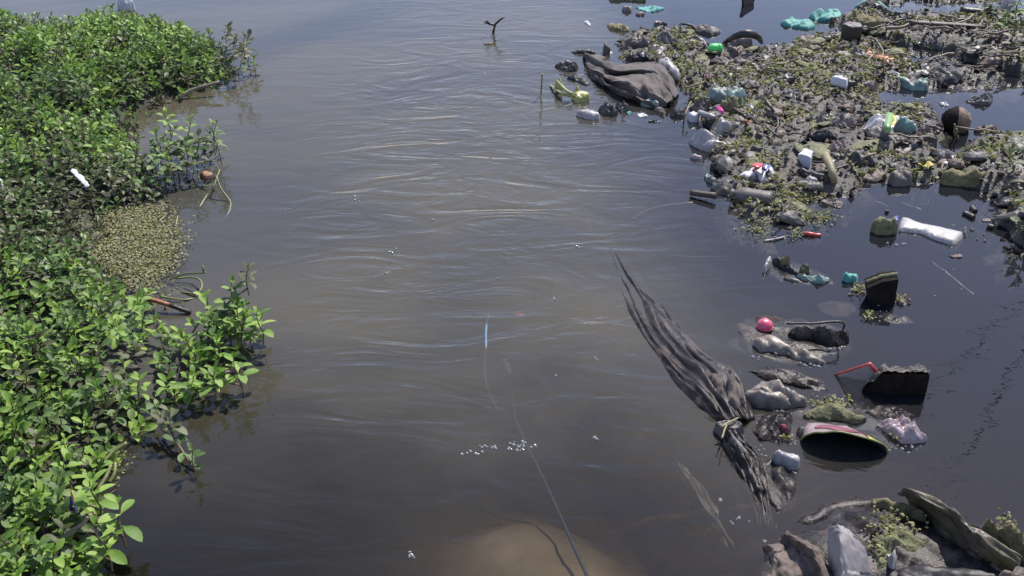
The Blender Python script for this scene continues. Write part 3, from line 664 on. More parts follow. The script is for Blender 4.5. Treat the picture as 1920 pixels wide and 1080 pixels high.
patch('pink_wrapper', 'wrapper', 'crumpled faded pink wrapper on the raft', Z5((1240, 565), (1280, 540), (1345, 545), (1380, 590), (1330, 605), (1270, 600)), .04, 'bag', 'pink')
patch('net_bag', 'bag', 'rounded pale teal net bag half covered with algae', Z5((1290, 690), (1340, 655), (1420, 635), (1520, 650), (1590, 700), (1610, 760), (1560, 800), (1460, 805), (1370, 775), (1310, 740)), .10, 'lump', 'tealpale', rough=1.3)
patch('moss_lump', 'moss', 'olive moss clump growing on the pale teal net bag', Z5((1400, 730), (1450, 695), (1540, 710), (1600, 750), (1580, 810), (1480, 820), (1410, 790)), .07, 'bag', 'moss', base=.045)
patch('black_scrap', 'plastic', 'black scrap tucked behind the pale teal net bag', Z5((1255, 650), (1300, 625), (1345, 640), (1330, 680), (1270, 690)), .05, 'bag', 'black')
# big grey cloth left of the raft
rails('cloth', 'cloth', 'large grey brown cloth with deep folds at the water edge', [
    [(1096, 103, -.01), (1130, 111, -.01), (1165, 120, -.01), (1205, 119, -.01), (1240, 121, -.005), (1262, 150, .0), (1272, 178, 0)],
    [(1098, 106, .025), (1125, 116, .04), (1155, 130, .046), (1200, 127, .05), (1232, 130, .05), (1252, 150, .045), (1266, 182, .03)],
    [(1100, 118, .008), (1125, 131, .012), (1150, 142, .010), (1185, 141, .014), (1218, 146, .024), (1240, 166, .026), (1260, 190, .02)],
    [(1102, 124, .02), (1125, 138, .034), (1150, 149, .040), (1178, 156, .042), (1205, 164, .042), (1228, 178, .038), (1252, 196, .02)],
    [(1104, 136, .002), (1125, 149, .004), (1147, 161, .006), (1172, 172, .008), (1197, 182, .010), (1217, 190, .010), (1244, 202, .005)],
    [(1105, 140, .012), (1128, 153, .02), (1152, 167, .024), (1176, 180, .022), (1198, 188, .02), (1220, 196, .016), (1248, 206, .006)],
    [(1107, 149, -.012), (1132, 164, -.012), (1160, 181, -.012), (1190, 194, -.012), (1206, 198, -.012), (1226, 202, -.012), (1256, 210, -.012)]], 'cloth', n=60, m=9, folds=.006, ff=1.3, wob=.012, seed=21.5)
patch('rag', 'rag', 'pale green tipped grey rag under the large folded cloth', Z5((795, 755), (850, 708), (900, 740), (960, 800), (940, 815), (870, 800), (810, 785)), .045, 'cloth', 'tealpale', base=0, angle=-.6)
patch('rag', 'rag', 'ragged grey cloth tail trailing into the water', Z5((900, 800), (970, 790), (1000, 830), (990, 900), (960, 860)), .03, 'cloth', 'cloth', base=0, angle=-1.2)
patch('black_scrap', 'plastic', 'pointed black scrap with a curled rim beside the folded cloth', Z5((150, 460), (210, 445), (300, 460), (345, 485), (330, 525), (260, 545), (200, 510)), .05, 'bag', 'dark', base=0)
patch('black_scrap', 'plastic', 'thin curved black strip above the folded cloth corner', Z5((275, 378), (330, 358), (420, 362), (475, 395), (450, 410), (370, 398), (310, 398)), .03, 'bag', 'dark', base=0)
patch('black_scrap', 'plastic', 'wet black crumbs between pointed scrap and folded cloth', Z5((240, 570), (300, 555), (370, 570), (430, 620), (400, 650), (330, 610)), .025, 'bag', 'black', base=0)
patch('stone', 'stone', 'upright grey wedge standing alone behind the folded cloth', Z5((518, 410), (522, 350), (540, 315), (565, 350), (580, 395), (555, 412)), .09, 'lump', 'grey', base=0)
patch('foam_scrap', 'foam', 'white scrap at the foot of the grey wedge', Z5((560, 395), (580, 380), (600, 400), (580, 414)), .014, 'lump', 'white', base=0)
# yellow-green bulb with stalks
o = empty('plant_bulb', at(1088, 188)); tag(o, 'yellow green bulb with two stalks floating beside the cloth', 'bulb')
patch('bulb', None, None, Z5((285, 700), (310, 680), (400, 675), (432, 690), (428, 745), (390, 765), (310, 772)), .055, 'lump', 'bulb', parent=o, base=0.0, rough=.7)
for pts in ([at(1073, 176, .03), at(1062, 170, .035), at(1052, 160, .045), at(1045, 152, .05)], [at(1074, 180, .02), at(1058, 177, .02), at(1045, 170, .015), at(1032, 160, .005)]):
    stick('stalk', None, None, pts, [.007, .004], 'bulb', parent=o)
patch('leaf_tip', None, None, Z5((160, 600), (180, 580), (215, 590), (220, 620), (190, 632)), .03, 'bag', 'bulb', parent=o, base=.035)
patch('leaf_tip', None, None, Z5((305, 665), (320, 640), (350, 645), (345, 675)), .04, 'bag', 'bulb', parent=o, base=.03)
patch('stone', 'stone', 'pale grey flat stone with black wet underside in the current', Z5((322, 828), (370, 808), (440, 812), (495, 850), (505, 890), (440, 902), (380, 885), (335, 855)), .045, 'lump', 'palestone', base=0, rough=.6)
patch('black_scrap', 'bag', 'black crumpled bag against the pale flat stone', Z5((480, 800), (510, 760), (560, 745), (600, 790), (640, 850), (600, 880), (530, 860)), .06, 'bag', 'dark', base=0)
patch('grey_rag', 'rag', 'grey crumpled rag next to the black bag in the current', Z5((605, 770), (650, 755), (720, 785), (735, 815), (700, 840), (650, 845)), .05, 'bag', 'grey', base=0)
patch('net_scrap', 'netting', 'tiny teal scrap floating by the grey crumpled rag', Z5((695, 835), (725, 825), (748, 845), (730, 868), (705, 860)), .018, 'bag', 'teal', base=0)
patch('foam_scrap', 'foam', 'flat white frothy scrap floating below the folded cloth', Z5((768, 850), (810, 838), (862, 850), (850, 880), (790, 882)), .012, 'bag', 'white', base=0)
patch('dark_lump', 'debris', 'small dark lump with wet highlights at the water edge', Z5((850, 905), (885, 893), (930, 900), (925, 915), (870, 918)), .015, 'bag', 'dark', base=0)
patch('ring_bag', 'bag', 'dark ring shaped bag at the near corner of folded cloth', Z5((1018, 845), (1050, 812), (1105, 800), (1150, 835), (1140, 875), (1085, 888), (1035, 875)), .045, 'bag', 'dark')
patch('plastic_bag', 'bag', 'small white and brown bag beside the ring shaped bag', Z5((1150, 850), (1180, 828), (1235, 830), (1262, 860), (1245, 905), (1200, 922), (1165, 895)), .05, 'lump', 'white')
patch('plastic_bag', 'bag', 'round grey bag with a dark crease next to magenta scrap', Z5((1178, 790), (1210, 745), (1265, 728), (1318, 742), (1338, 795), (1305, 842), (1250, 820), (1200, 815)), .075, 'bag', 'grey')
stick('tube_scrap', 'plastic', 'pale bent tube joining two grey bags', [at(1312, 211, .03), at(1325, 216, .035), at(1340, 222, .03)], [.011, .013], 'pale', seg=8)
patch('plastic_bag', 'bag', 'narrow pale grey bag pointing down from the bent tube', Z5((1378, 890), (1420, 878), (1455, 915), (1492, 985), (1470, 1000), (1420, 985), (1375, 940)), .06, 'lump', 'pale')
patch('magenta_scrap', 'plastic', 'magenta plastic piece standing out beside the round grey bag', Z5((1365, 800), (1390, 785), (1412, 800), (1432, 870), (1415, 885), (1388, 870)), .04, 'lump', 'magenta', base=.03)
patch('plastic_bag', 'bag', 'big grey bag with wet lit top at the raft edge', Z7((200, 185), (260, 172), (330, 168), (450, 190), (520, 230), (570, 290), (585, 345), (530, 362), (420, 362), (330, 322), (250, 265)), .085, 'bag', 'pale', base=0, rough=.8)
patch('bottle_cap', 'cap', 'small pink and white cap floating below the big grey bag', Z7((208, 370), (235, 350), (290, 355), (315, 378), (285, 398), (230, 392)), .022, 'lump', 'pinkfoil', base=0)
patch('orange_peel', 'peel', 'bright orange peel pieces among the algae', Z5((1540, 900), (1580, 880), (1640, 890), (1668, 915), (1620, 935), (1560, 925)), .025, 'bag', 'orange')
patch('white_scrap', 'plastic', 'white and red scrap by the dark hollow', Z5((1610, 800), (1640, 790), (1668, 820), (1655, 850), (1620, 840)), .035, 'lump', 'white')
patch('red_scrap', 'plastic', 'small red scrap under the white scrap', Z5((1585, 840), (1612, 830), (1635, 850), (1610, 865)), .02, 'lump', 'red')
patch('grey_bag', 'bag', 'bluish grey plastic lump above the white scrap', Z5((1660, 720), (1700, 700), (1745, 725), (1740, 770), (1690, 780)), .05, 'bag', 'pale')
patch('sheet_scrap', 'plastic', 'pinkish crumpled scrap behind the moss clump', Z5((1580, 690), (1625, 672), (1650, 720), (1630, 760), (1590, 745)), .04, 'bag', 'pinkbrown')
stick('twig', 'twig', 'black twig slanting down past the white scrap', [at(1437, 190, .07), at(1445, 201, .06), at(1457, 220, .03)], [.008, .005], 'darkwood')
# snack wrapper: silver with a green stripe and a yellow mark
WR = Z6((698, 960), (720, 900), (745, 850), (810, 838), (880, 828), (960, 840), (1040, 850), (1100, 885), (1060, 960), (960, 1020), (850, 1028), (770, 1000))
o = empty('snack_wrapper', at(1665, 240, .03)); tag(o, 'silver snack wrapper with green stripe lying on the raft', 'wrapper')
patch('foil_sheet', None, None, WR, .07, 'bag', 'silver', parent=o, base=.02, seed=21.3, width=.03)
def ribbon(name, pts, wdt, mk, parent, lift):
    P = smooth_path(pts, 16); V = []; F = []
    for i, p in enumerate(P):
        d = (P[min(i + 1, len(P) - 1)] - P[max(0, i - 1)]); d.z = 0; s = Vector((-d.y, d.x, 0)).normalized() * wdt * (.8 + .4 * abs(noise.noise(p * 30)))
        for q in (p - s, p + s): V.append(q - parent.location + Vector((0, 0, lift)))
        for q in (p - s, p + s): V.append(q - parent.location + Vector((0, 0, lift - .0015)))
    for i in range(len(P) - 1):
        a, b = i * 4, i * 4 + 4
        F += [(a, b, b + 1, a + 1), (a + 2, a + 3, b + 3, b + 2), (a, a + 2, b + 2, b), (a + 1, b + 1, b + 3, a + 3)]
    return link(name, mesh(name, V, F, [MAT[mk]]), parent)
ribbon('green_stripe', [at(1664, 250, .085), at(1664, 236, .105), at(1668, 222, .10), at(1668, 213, .08)], .014, 'lime', o, .004)
ribbon('yellow_mark', [at(1674, 236, .105), at(1678, 228, .10), at(1674, 219, .095)], .006, 'yellow', o, .006)
patch('net_roll', 'netting', 'rolled pale green netting lying on the silver wrapper', Z6((950, 895), (1010, 885), (1080, 895), (1130, 910), (1110, 950), (1060, 965), (980, 940)), .05, 'cloth', 'tealpale', base=.05, angle=-.2)
patch('rag', 'rag', 'beige knobbly rag right of the rolled netting', Z6((1110, 960), (1160, 930), (1225, 930), (1230, 975), (1180, 1000), (1130, 1000)), .05, 'bag', 'pinkbrown')
patch('rag', 'rag', 'round beige rag at the edge of the small pool', Z6((1140, 1030), (1190, 1000), (1250, 1010), (1280, 1045), (1240, 1075), (1180, 1075)), .06, 'lump', 'beige')
patch('rag', 'rag', 'long grey rag sloping down below the silver wrapper', Z8((930, 150), (1000, 140), (1100, 180), (1160, 230), (1120, 260), (1020, 220), (950, 190)), .05, 'cloth', 'grey', angle=-.5)
patch('rag', 'rag', 'pink and orange torn rag near the white square chip', Z8((1150, 200), (1220, 205), (1300, 255), (1345, 300), (1300, 345), (1230, 290), (1170, 240)), .05, 'cloth', 'brown', angle=-.6)
patch('white_chip', 'chip', 'small white square chip at the pool edge', Z8((1322, 320), (1375, 328), (1368, 356), (1320, 348)), .014, 'flat', 'white', base=.03, thick=.008)
patch('yellow_leaf', 'leaf', 'yellow leaf on the algae below the torn pink rag', Z8((1110, 340), (1170, 338), (1235, 325), (1240, 370), (1195, 395), (1150, 370)), .03, 'flat', 'yellow', base=.03)
# husk in the pool
def ball(name, cat, label, c, r, parts):
    root = empty(name, Vector((c.x, c.y, 0))); tag(root, label, cat)
    for nm, mk, u0, u1, rr in parts:
        V = []; F = []; nu, nv = 16, 10
        for i in range(nv + 1):
            ph = math.pi * i / nv
            for k in range(nu + 1):
                t = u0 + (u1 - u0) * k / nu
                d = Vector((math.sin(ph) * math.cos(t), math.sin(ph) * math.sin(t), math.cos(ph)))
                q = d * r * rr * (1 + .10 * noise.fractal(d * 3 + Vector((r * 90, 0, 0)), 1, 2, 4)); V.append(q + Vector((0, 0, c.z)))
        for i in range(nv):
            for k in range(nu):
                a = i * (nu + 1) + k; F.append((a, a + nu + 1, a + nu + 2, a + 1))
        link(nm, mesh(nm, V, F, [MAT[mk]]), root)
    return root
ball('coconut_husk', 'husk', 'round brown husk in the pool, matted shaded side coloured black', at(1793, 228, .028), .052, [('bare_shell', 'husk', -1.9, 1.4, 1.0), ('shaded_black_fibre', 'furshade', 1.35, 4.42, 1.04)])  # left half coloured black for its shaded side as well as the fibre
stick('reed', 'reed', 'thin pale reed standing in the water before the husk', [at(1790, 258, -.01), at(1790, 243, .05), at(1790, 233, .08)], .003, 'straw')
stick('reed', 'reed', 'second thin reed leaning beside the husk', [at(1796, 262, -.01), at(1795, 250, .04), at(1793, 241, .06)], .003, 'straw')
patch('mud_lump', 'mud', 'brown mud lump in the pool right of the husk', Z6((1535, 955), (1590, 930), (1660, 925), (1730, 960), (1700, 985), (1640, 1005), (1570, 985)), .05, 'bag', 'brown', base=0)
patch('bag_scrap', 'bag', 'grey crumpled scrap with white tip in the upper pool', Z6((1478, 730), (1540, 705), (1620, 690), (1690, 685), (1705, 715), (1670, 780), (1600, 790), (1520, 765)), .055, 'bag', 'grey', base=0)
patch('foam_scrap', 'foam', 'cream chip floating between wrapper and upper pool', Z6((1285, 765), (1325, 755), (1368, 785), (1345, 805), (1305, 795)), .02, 'bag', 'white', base=0)
# white foam block
slab('foam_block', 'foam', 'square white foam block resting on the algae', Z8((228, 268), (275, 230), (340, 255), (322, 300)), .028, 'foam', 'foam', base=.04, tilt=.1)
patch('plastic_bag', 'bag', 'pink tinted muddy bag in front of the dark hollow', Z8((438, 195), (490, 160), (550, 150), (595, 200), (560, 265), (500, 275), (450, 250)), .07, 'bag', 'pinkbrown')
stick('bent_strip', 'strip', 'pale bent strip hanging down into the water', [at(1548, 292, .07), at(1556, 310, .07), at(1562, 330, .05), at(1563, 348, .01), at(1550, 360, -.01)], [.015, .010], 'straw', n=20, seg=8)
patch('stone', 'stone', 'rounded muddy stone at the shore with glinting wet edge', Z8((895, 450), (920, 405), (985, 378), (1060, 395), (1090, 440), (1085, 500), (1010, 522), (930, 505)), .075, 'lump', 'stone', base=0)
patch('dark_lump', 'debris', 'dark leaf heap between foam block and muddy stone', Z8((580, 290), (640, 250), (740, 260), (820, 300), (800, 360), (700, 385), (620, 370)), .07, 'bag', 'dark')
patch('dark_lump', 'debris', 'black heap placed as the shadowed hollow under the muddy overhang', Z7((1080, 200), (1150, 165), (1260, 180), (1330, 215), (1270, 250), (1170, 250)), .05, 'bag', 'black')  # black heap takes the place of the shade inside the hollow
patch('mud_lump', 'mud', 'large grey mud heap above the black hollow', Z7((1110, 130), (1200, 70), (1330, 50), (1450, 70), (1480, 130), (1400, 185), (1290, 190), (1180, 165)), .10, 'bag', 'stone')
patch('dark_lump', 'debris', 'dark curved husk lying below the white foam block', Z7((1000, 455), (1060, 460), (1150, 490), (1250, 545), (1270, 575), (1180, 560), (1080, 510)), .04, 'lump', 'darkwood')
# printed wrapper
o = empty('printed_wrapper', at(1420, 325, .02)); tag(o, 'white wrapper with red and blue print on the algae', 'wrapper')
patch('wrapper_sheet', None, None, Z7((565, 515), (610, 480), (660, 455), (735, 408), (800, 415), (840, 445), (872, 492), (820, 550), (740, 592), (660, 580), (600, 550)), .055, 'lump', 'white', parent=o, base=.02, seed=31.5, rough=.6)
ribbon('red_print', [at(1413, 323, .058), at(1417, 315, .072), at(1425, 309, .068)], .016, 'red', o, .006)
for pp in ([at(1429, 322, .06), at(1432, 316, .068), at(1435, 311, .06)], [at(1436, 325, .055), at(1440, 318, .06), at(1443, 313, .052)]):
    ribbon('blue_print', pp, .005, 'blue', o, .008)
# muddy clear bottle lying on the raft
def bottle(name, label, p0, p1, r, mk, capmk, flat=.8, neck=True):
    """p0 = bottom end, p1 = neck end"""
    loc = (p0 + p1) / 2; loc.z = 0; root = empty(name, loc); tag(root, label, 'bottle')
    ax = p1 - p0; prof = [(0, .75), (.02, .95), (.06, 1), (.2, .97), (.3, 1), (.45, .96), (.6, 1), (.72, .96), (.8, .75), (.88, .45), (.9, .36)]
    vs, fs = tube([p0 + ax * t - loc for t, _ in prof], [r * q for _, q in prof], 14)
    zc = p0.z - loc.z
    vs = [Vector((v.x, v.y, zc + (v.z - zc) * flat)) for v in vs]
    link('body', mesh('body', vs, fs, [MAT[mk]]), root)
    vs, fs = tube([p0 + ax * t - loc for t in (.9, .915, .92, .985, 1.0)], [r * .34, r * .36, r * .46, r * .46, r * .40], 12)
    link('cap', mesh('cap', vs, fs, [MAT[capmk]]), root)
    return root
bottle('plastic_bottle', 'muddy grey bottle half buried at the lower raft edge', at(1447, 374, .03), at(1370, 362, .03), .03, 'grey', 'stone')
stick('stick', 'stick', 'dark wet stick poking out from the raft into the current', [at(1295, 361, .012), at(1342, 367, .02)], [.010, .011], 'wood', seg=6)
patch('bag_scrap', 'bag', 'pale blue bag scrap above the poking stick', Z7((355, 600), (390, 578), (465, 570), (450, 605), (400, 628)), .03, 'bag', 'pale', base=.01)
patch('net_scrap', 'netting', 'faint teal netting scrap at the left raft edge', Z7((320, 500), (350, 480), (395, 520), (430, 560), (390, 575), (340, 545)), .025, 'bag', 'tealpale', base=.005)
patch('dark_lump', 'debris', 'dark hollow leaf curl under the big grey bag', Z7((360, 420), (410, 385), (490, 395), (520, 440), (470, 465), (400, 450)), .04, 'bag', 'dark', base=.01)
patch('rag', 'rag', 'brown rag fold next to the dark leaf curl', Z7((490, 390), (560, 370), (600, 410), (580, 460), (520, 460)), .05, 'cloth', 'beige', base=.01)
stick('red_strip', 'strip', 'thin red strip floating on the still water', [at(1505, 438, .003), at(1520, 440, .005), at(1540, 442, .002)], .006, 'red')
stick('straw', 'straw', 'two tone pale straw floating below the algae tip', [at(1432, 452, .003), at(1455, 448, .004), at(1472, 444, .003)], .003, 'pale')
patch('film_scrap', 'film', 'translucent brown film floating beside the algae tip', Z7((1160, 690), (1240, 665), (1330, 670), (1390, 720), (1350, 770), (1290, 755), (1220, 720)), .012, 'bag', 'film', base=0)
patch('film_scrap', 'film', 'small reddish scrap floating near the muddy stone', Z7((1390, 650), (1430, 640), (1470, 655), (1440, 675)), .010, 'bag', 'pinkbrown', base=0)
patch('film_scrap', 'film', 'purple grey film sunk just below the water', Z7((1310, 860), (1350, 860), (1410, 890), (1400, 915), (1340, 890)), .006, 'bag', 'sunkfilm', base=-.004)
# floating bottle with blue collar and a mossy end lump
o = empty('floating_bottle', at(1745, 430)); tag(o, 'flattened white bottle with blue collar floating on the still pool', 'bottle')
patch('body', None, None, Z8((988, 722), (1060, 745), (1160, 790), (1300, 815), (1475, 868), (1450, 920), (1412, 968), (1320, 945), (1230, 905), (1150, 865), (1060, 850), (975, 845)), .03, 'lump', 'bottle', parent=o, base=.0, rough=.6, width=.018, ragged=.12)
patch('collar', None, None, Z8((918, 765), (950, 735), (995, 722), (980, 800), (975, 830), (940, 800)), .038, 'lump', 'blue', parent=o, base=.0, rough=.3, ragged=.1)
patch('mossy_lump', 'moss', 'round dark mossy lump at the blue collar of the bottle', Z8((768, 815), (790, 760), (850, 738), (910, 760), (970, 830), (975, 865), (900, 885), (810, 885)), .07, 'lump', 'moss', base=0)
patch('dark_lump', 'debris', 'tiny black lump behind the mossy lump', Z8((868, 700), (895, 685), (918, 705), (905, 725), (880, 722)), .018, 'lump', 'black', base=0)
patch('dark_lump', 'debris', 'small brown scrap floating below the white bottle', Z8((1345, 1030), (1370, 1015), (1430, 1020), (1475, 1035), (1460, 1058), (1380, 1055)), .012, 'bag', 'brown', base=0)
# right hand mossy bank
patch('mossy_log', 'log', 'thick mossy brown log at the right shore', Z8((1290, 440), (1340, 405), (1420, 410), (1540, 440), (1640, 455), (1668, 490), (1640, 525), (1560, 532), (1430, 500), (1320, 475)), .075, 'lump', 'yellowmoss', base=0, rough=1.2)
patch('moss_lump', 'moss', 'low green moss hump behind the grey pipe', Z8((1495, 215), (1560, 180), (1680, 165), (1800, 175), (1850, 205), (1800, 260), (1680, 265), (1560, 250)), .07, 'bag', 'moss')
stick('pipe', 'pipe', 'short grey pipe leaning on the green moss hump', [at(1817, 287, .06), at(1850, 306, .03)], .016, 'grey', seg=10)
patch('foam_scrap', 'foam', 'white crumb beside the short grey pipe', Z8((1660, 345), (1690, 338), (1705, 350), (1685, 360)), .014, 'lump', 'white')
patch('film_scrap', 'film', 'pale froth scrap by the dark sunken sticks', Z8((1590, 770), (1640, 745), (1720, 755), (1700, 785), (1630, 790)), .008, 'bag', 'grey', base=0)
for i, (a, b, lab) in enumerate((((1806, 399), (1826, 409), 'short black stick floating right of the pool'), ((1821, 388), (1829, 396), 'stubby black twig above the floating black stick'),
                                 ((1868, 407), (1882, 413), 'black twig by the far right moss'), ((1852, 424), (1862, 428), 'short dark chip by the pale froth scrap'), ((1886, 416), (1902, 422), 'thin dark twig near the shaded moss edge'))):
    stick('twig', 'twig', lab, [at(*a, .004), at(*b, .003)], .008, 'darkwood')
for pts, lab in ((((1640, 377), (1652, 382), (1666, 388)), 'thin dark stem trailing behind the bottle collar'), (((1690, 380), (1708, 387), (1728, 395)), 'faint sunken stem behind the white bottle'),
                 (((1745, 490), (1790, 525), (1828, 556)), 'long dark sunken stem below the white bottle')):
    stick('drowned_twig', 'twig', lab, [at(*p, -.004) for p in pts], .004, 'darkwood')

# ------------------------------------------------------------------ rubbish in the near still water
o = empty('teal_bag', at(1490, 510)); tag(o, 'torn teal and olive bag floating with a black ridge', 'bag')
patch('pale_flap', None, None, ZA((365, 200), (380, 140), (425, 100), (445, 150), (430, 200), (395, 235), (345, 258)), .05, 'cloth', 'pale', parent=o, base=0, angle=1.1)
patch('black_ridge', None, None, ZA((428, 105), (470, 120), (560, 185), (650, 250), (700, 285), (640, 275), (540, 215), (460, 170)), .035, 'cloth', 'black', parent=o, base=0, angle=-.5)
patch('olive_fold', None, None, ZA((475, 125), (520, 118), (580, 155), (560, 190), (510, 170)), .04, 'bag', 'yellowmoss', parent=o, base=.012)
patch('green_fold', None, None, ZA((630, 190), (670, 175), (722, 190), (715, 225), (660, 240)), .045, 'bag', 'moss', parent=o, base=.01)
patch('teal_fold', None, None, ZA((600, 225), (660, 245), (740, 245), (850, 270), (872, 300), (830, 335), (740, 320), (660, 280)), .035, 'bag', 'tealpale', parent=o, base=0)
patch('film_scrap', 'film', 'beige film strip floating under the torn teal bag', ZA((498, 270), (560, 278), (640, 295), (690, 320), (640, 328), (560, 305)), .014, 'cloth', 'beige', base=0, angle=-.2)
patch('net_scrap', 'netting', 'small round teal knob floating beside duckweed and box corner', ZA((945, 275), (985, 238), (1030, 235), (1088, 270), (1065, 310), (1000, 325)), .04, 'lump', 'teal', base=0)
# corner of a box in the water, its shaded camera side coloured black
board('box_corner', 'box corner with shaded face coloured black and mossy top edge in the pool', 'box', [(1637, 573, 0), (1627, 540, 1), (1657, 528, 1), (1685, 524, 1), (1677, 575, 0)], .05, 'furshade', 'moss', lean=.25)
patch('mud_crust', 'mud', 'pale crumbly crust clinging right of the box corner', ZA((1350, 380), (1375, 360), (1400, 420), (1460, 430), (1490, 460), (1440, 490), (1380, 490), (1350, 450)), .03, 'bag', 'beige', base=0)
# pink cap
o = ball('bottle_cap', 'cap', 'bright pink round cap floating on the dark film', at(1434, 611, .010), .020, [('dome', 'hotpink', 0, 6.2832, 1.0)])
vs, fs = tube([(0, 0, .004), (0, 0, .010)], .0212, 16); link('rim', mesh('rim', vs, fs, [MAT['hotpink']]), o)
patch('black_film', 'film', 'black sunken film around the pink cap', ZA((220, 590), (300, 550), (440, 545), (540, 570), (700, 580), (720, 620), (560, 650), (460, 690), (400, 640), (300, 640)), .022, 'cloth', 'sunkfilm', base=-.008, angle=-.1, freq=60)
patch('crumpled_film', 'plastic', 'shiny crumpled grey film bag right of the pink cap', ZA((540, 640), (600, 605), (700, 600), (800, 625), (880, 645), (950, 630), (1035, 690), (1020, 740), (950, 790), (860, 805), (790, 760), (690, 725), (590, 705)), .06, 'bag', 'film', base=0)
stick('wire', 'wire', 'thin dark wire standing across the crumpled grey film bag', [at(1475, 606, .055), at(1520, 606, .06), at(1580, 604, .06), at(1574, 632, .02)], .003, 'darkwood')
patch('sunken_film', 'film', 'grey translucent film just under the water behind the wire', ZA((740, 470), (860, 440), (1000, 450), (1070, 480), (1080, 540), (980, 590), (880, 580), (790, 540)), .006, 'bag', 'sunkfilm', base=-.012)
patch('wet_cloth', 'cloth', 'beige wet cloth spread below the pink cap', ZA((290, 740), (310, 690), (440, 685), (530, 720), (620, 760), (690, 825), (850, 915), (820, 938), (735, 940), (600, 885), (430, 820), (330, 812)), .045, 'cloth', 'beige', base=0, angle=-.45, freq=60, folds=.6)
patch('sunken_cloth', 'cloth', 'dark soaked cloth trailing left from the beige wet cloth', ZA((60, 760), (180, 700), (300, 700), (330, 800), (430, 830), (620, 900), (700, 950), (560, 950), (340, 900), (140, 840)), .012, 'cloth', 'sunkfilm', base=-.012, angle=-.3, freq=60)
# red net triangle
a, b, c = at(1630, 682, .075), at(1659, 716, .005), at(1566, 703, .0)
o = empty('torn_net', Vector((b.x, b.y, 0))); tag(o, 'red framed torn net triangle standing in the pool', 'net')
for p, q, r_ in ((a, b, .005), (a, c, .0025)):
    vs, fs = tube([p.lerp(q, i / 5) - o.location for i in range(6)], r_, 7); link('red_rod', mesh('red_rod', vs, fs, [MAT['red']]), o)
def net_mat():
    m = bpy.data.materials.new('pale_net_film'); m.use_nodes = True; t = m.node_tree; N = t.nodes; L = t.links
    p = N['Principled BSDF']; p.inputs['Base Color'].default_value = (.30, .28, .30, 1); p.inputs['Roughness'].default_value = .4
    tr = N.new('ShaderNodeBsdfTransparent'); ms = N.new('ShaderNodeMixShader'); ms.inputs[0].default_value = .55
    L.new(tr.outputs[0], ms.inputs[1]); L.new(p.outputs[0], ms.inputs[2]); L.new(ms.outputs[0], N['Material Output'].inputs[0]); return m
V = []; F = []; n = 10
for i in range(n + 1):
    for k in range(n + 1):
        u, v = i / n, k / n; q = a.lerp(b, u).lerp(a.lerp(c, u), v) if u > 0 else a
        V.append(q - o.location + Vector((0, .012 * noise.noise(q * 30) * u, -.006 * u)))
for i in range(n):
    for k in range(n): F.append((i * (n + 1) + k, (i + 1) * (n + 1) + k, (i + 1) * (n + 1) + k + 1, i * (n + 1) + k + 1))
link('net_film', mesh('net_film', V, F, [net_mat()]), o)
# black foam block lying in the pool
ax0, ax1 = at(1618, 738, 0), at(1735, 742, 0)
o = empty('black_block', (ax0 + ax1) / 2); tag(o, 'long black block with a crusty grey top floating in the pool', 'block')
V = []; F = []; n = 18; d_ = Vector((0, .03, 0))
def blk(t, s, z):
    p = ax0.lerp(ax1, t); e = min(1, t * 3.2 + .12); p = p + d_ * (s * e + .25 * (1 - e)) ; j = noise.noise(Vector((t * 9, s * 3, z * 60))) * .006
    return p - o.location + Vector((j, j, z * e + j * .6))
sec = [(0.0, -.03), (-.05, .02), (.0, .050), (.10, .058), (.9, .056), (1, .045), (1.02, -.03)]
for i in range(n + 1):
    for s, z in sec: V.append(blk(i / n, s, z))
m_ = len(sec)
for i in range(n):
    for k in range(m_):
        if k == 3: continue
        F.append((i * m_ + k, i * m_ + (k + 1) % m_, (i + 1) * m_ + (k + 1) % m_, (i + 1) * m_ + k))
F += [tuple(range(m_)), tuple(n * m_ + k for k in range(m_))[::-1]]
link('block_body', mesh('block_body', V, F, [MAT['furshade']], smooth=False), o)
V2 = []; F2 = []; kx, ky = 40, 12
for i in range(kx + 1):
    for k in range(ky + 1):
        q = blk(i / kx, .06 + .86 * k / ky, .058); V2.append(q + Vector((0, 0, .004 + .010 * noise.fractal(q * 45, 1, 2, 3))))
for i in range(kx):
    for k in range(ky): F2.append((i * (ky + 1) + k, (i + 1) * (ky + 1) + k, (i + 1) * (ky + 1) + k + 1, i * (ky + 1) + k + 1))
link('crust_top', mesh('crust_top', V2, F2, [MAT['crust']], smooth=False), o)
patch('plastic_bag', 'bag', 'smooth beige filled bag beside the long brown cloth', ZB((190, 420), (215, 330), (260, 250), (340, 222), (430, 240), (520, 275), (640, 365), (705, 440), (690, 475), (600, 505), (450, 515), (310, 490)), .085, 'cloth', 'beige', base=0, rough=.8, angle=-.35, freq=46, folds=.42)
patch('film_scrap', 'film', 'soaked grey film strip behind the smooth beige bag', ZB((360, 180), (440, 175), (520, 220), (600, 280), (690, 390), (640, 350), (540, 280), (440, 240)), .02, 'cloth', 'sunkfilm', base=-.002, angle=-.6)
patch('duckweed_clump', 'weed', 'muddy clump with duckweed behind the open packet', ZB((630, 540), (720, 470), (830, 435), (940, 440), (1010, 490), (1100, 535), (1175, 590), (1060, 620), (900, 590), (780, 580), (680, 575)), .04, 'bag', 'moss', base=0)
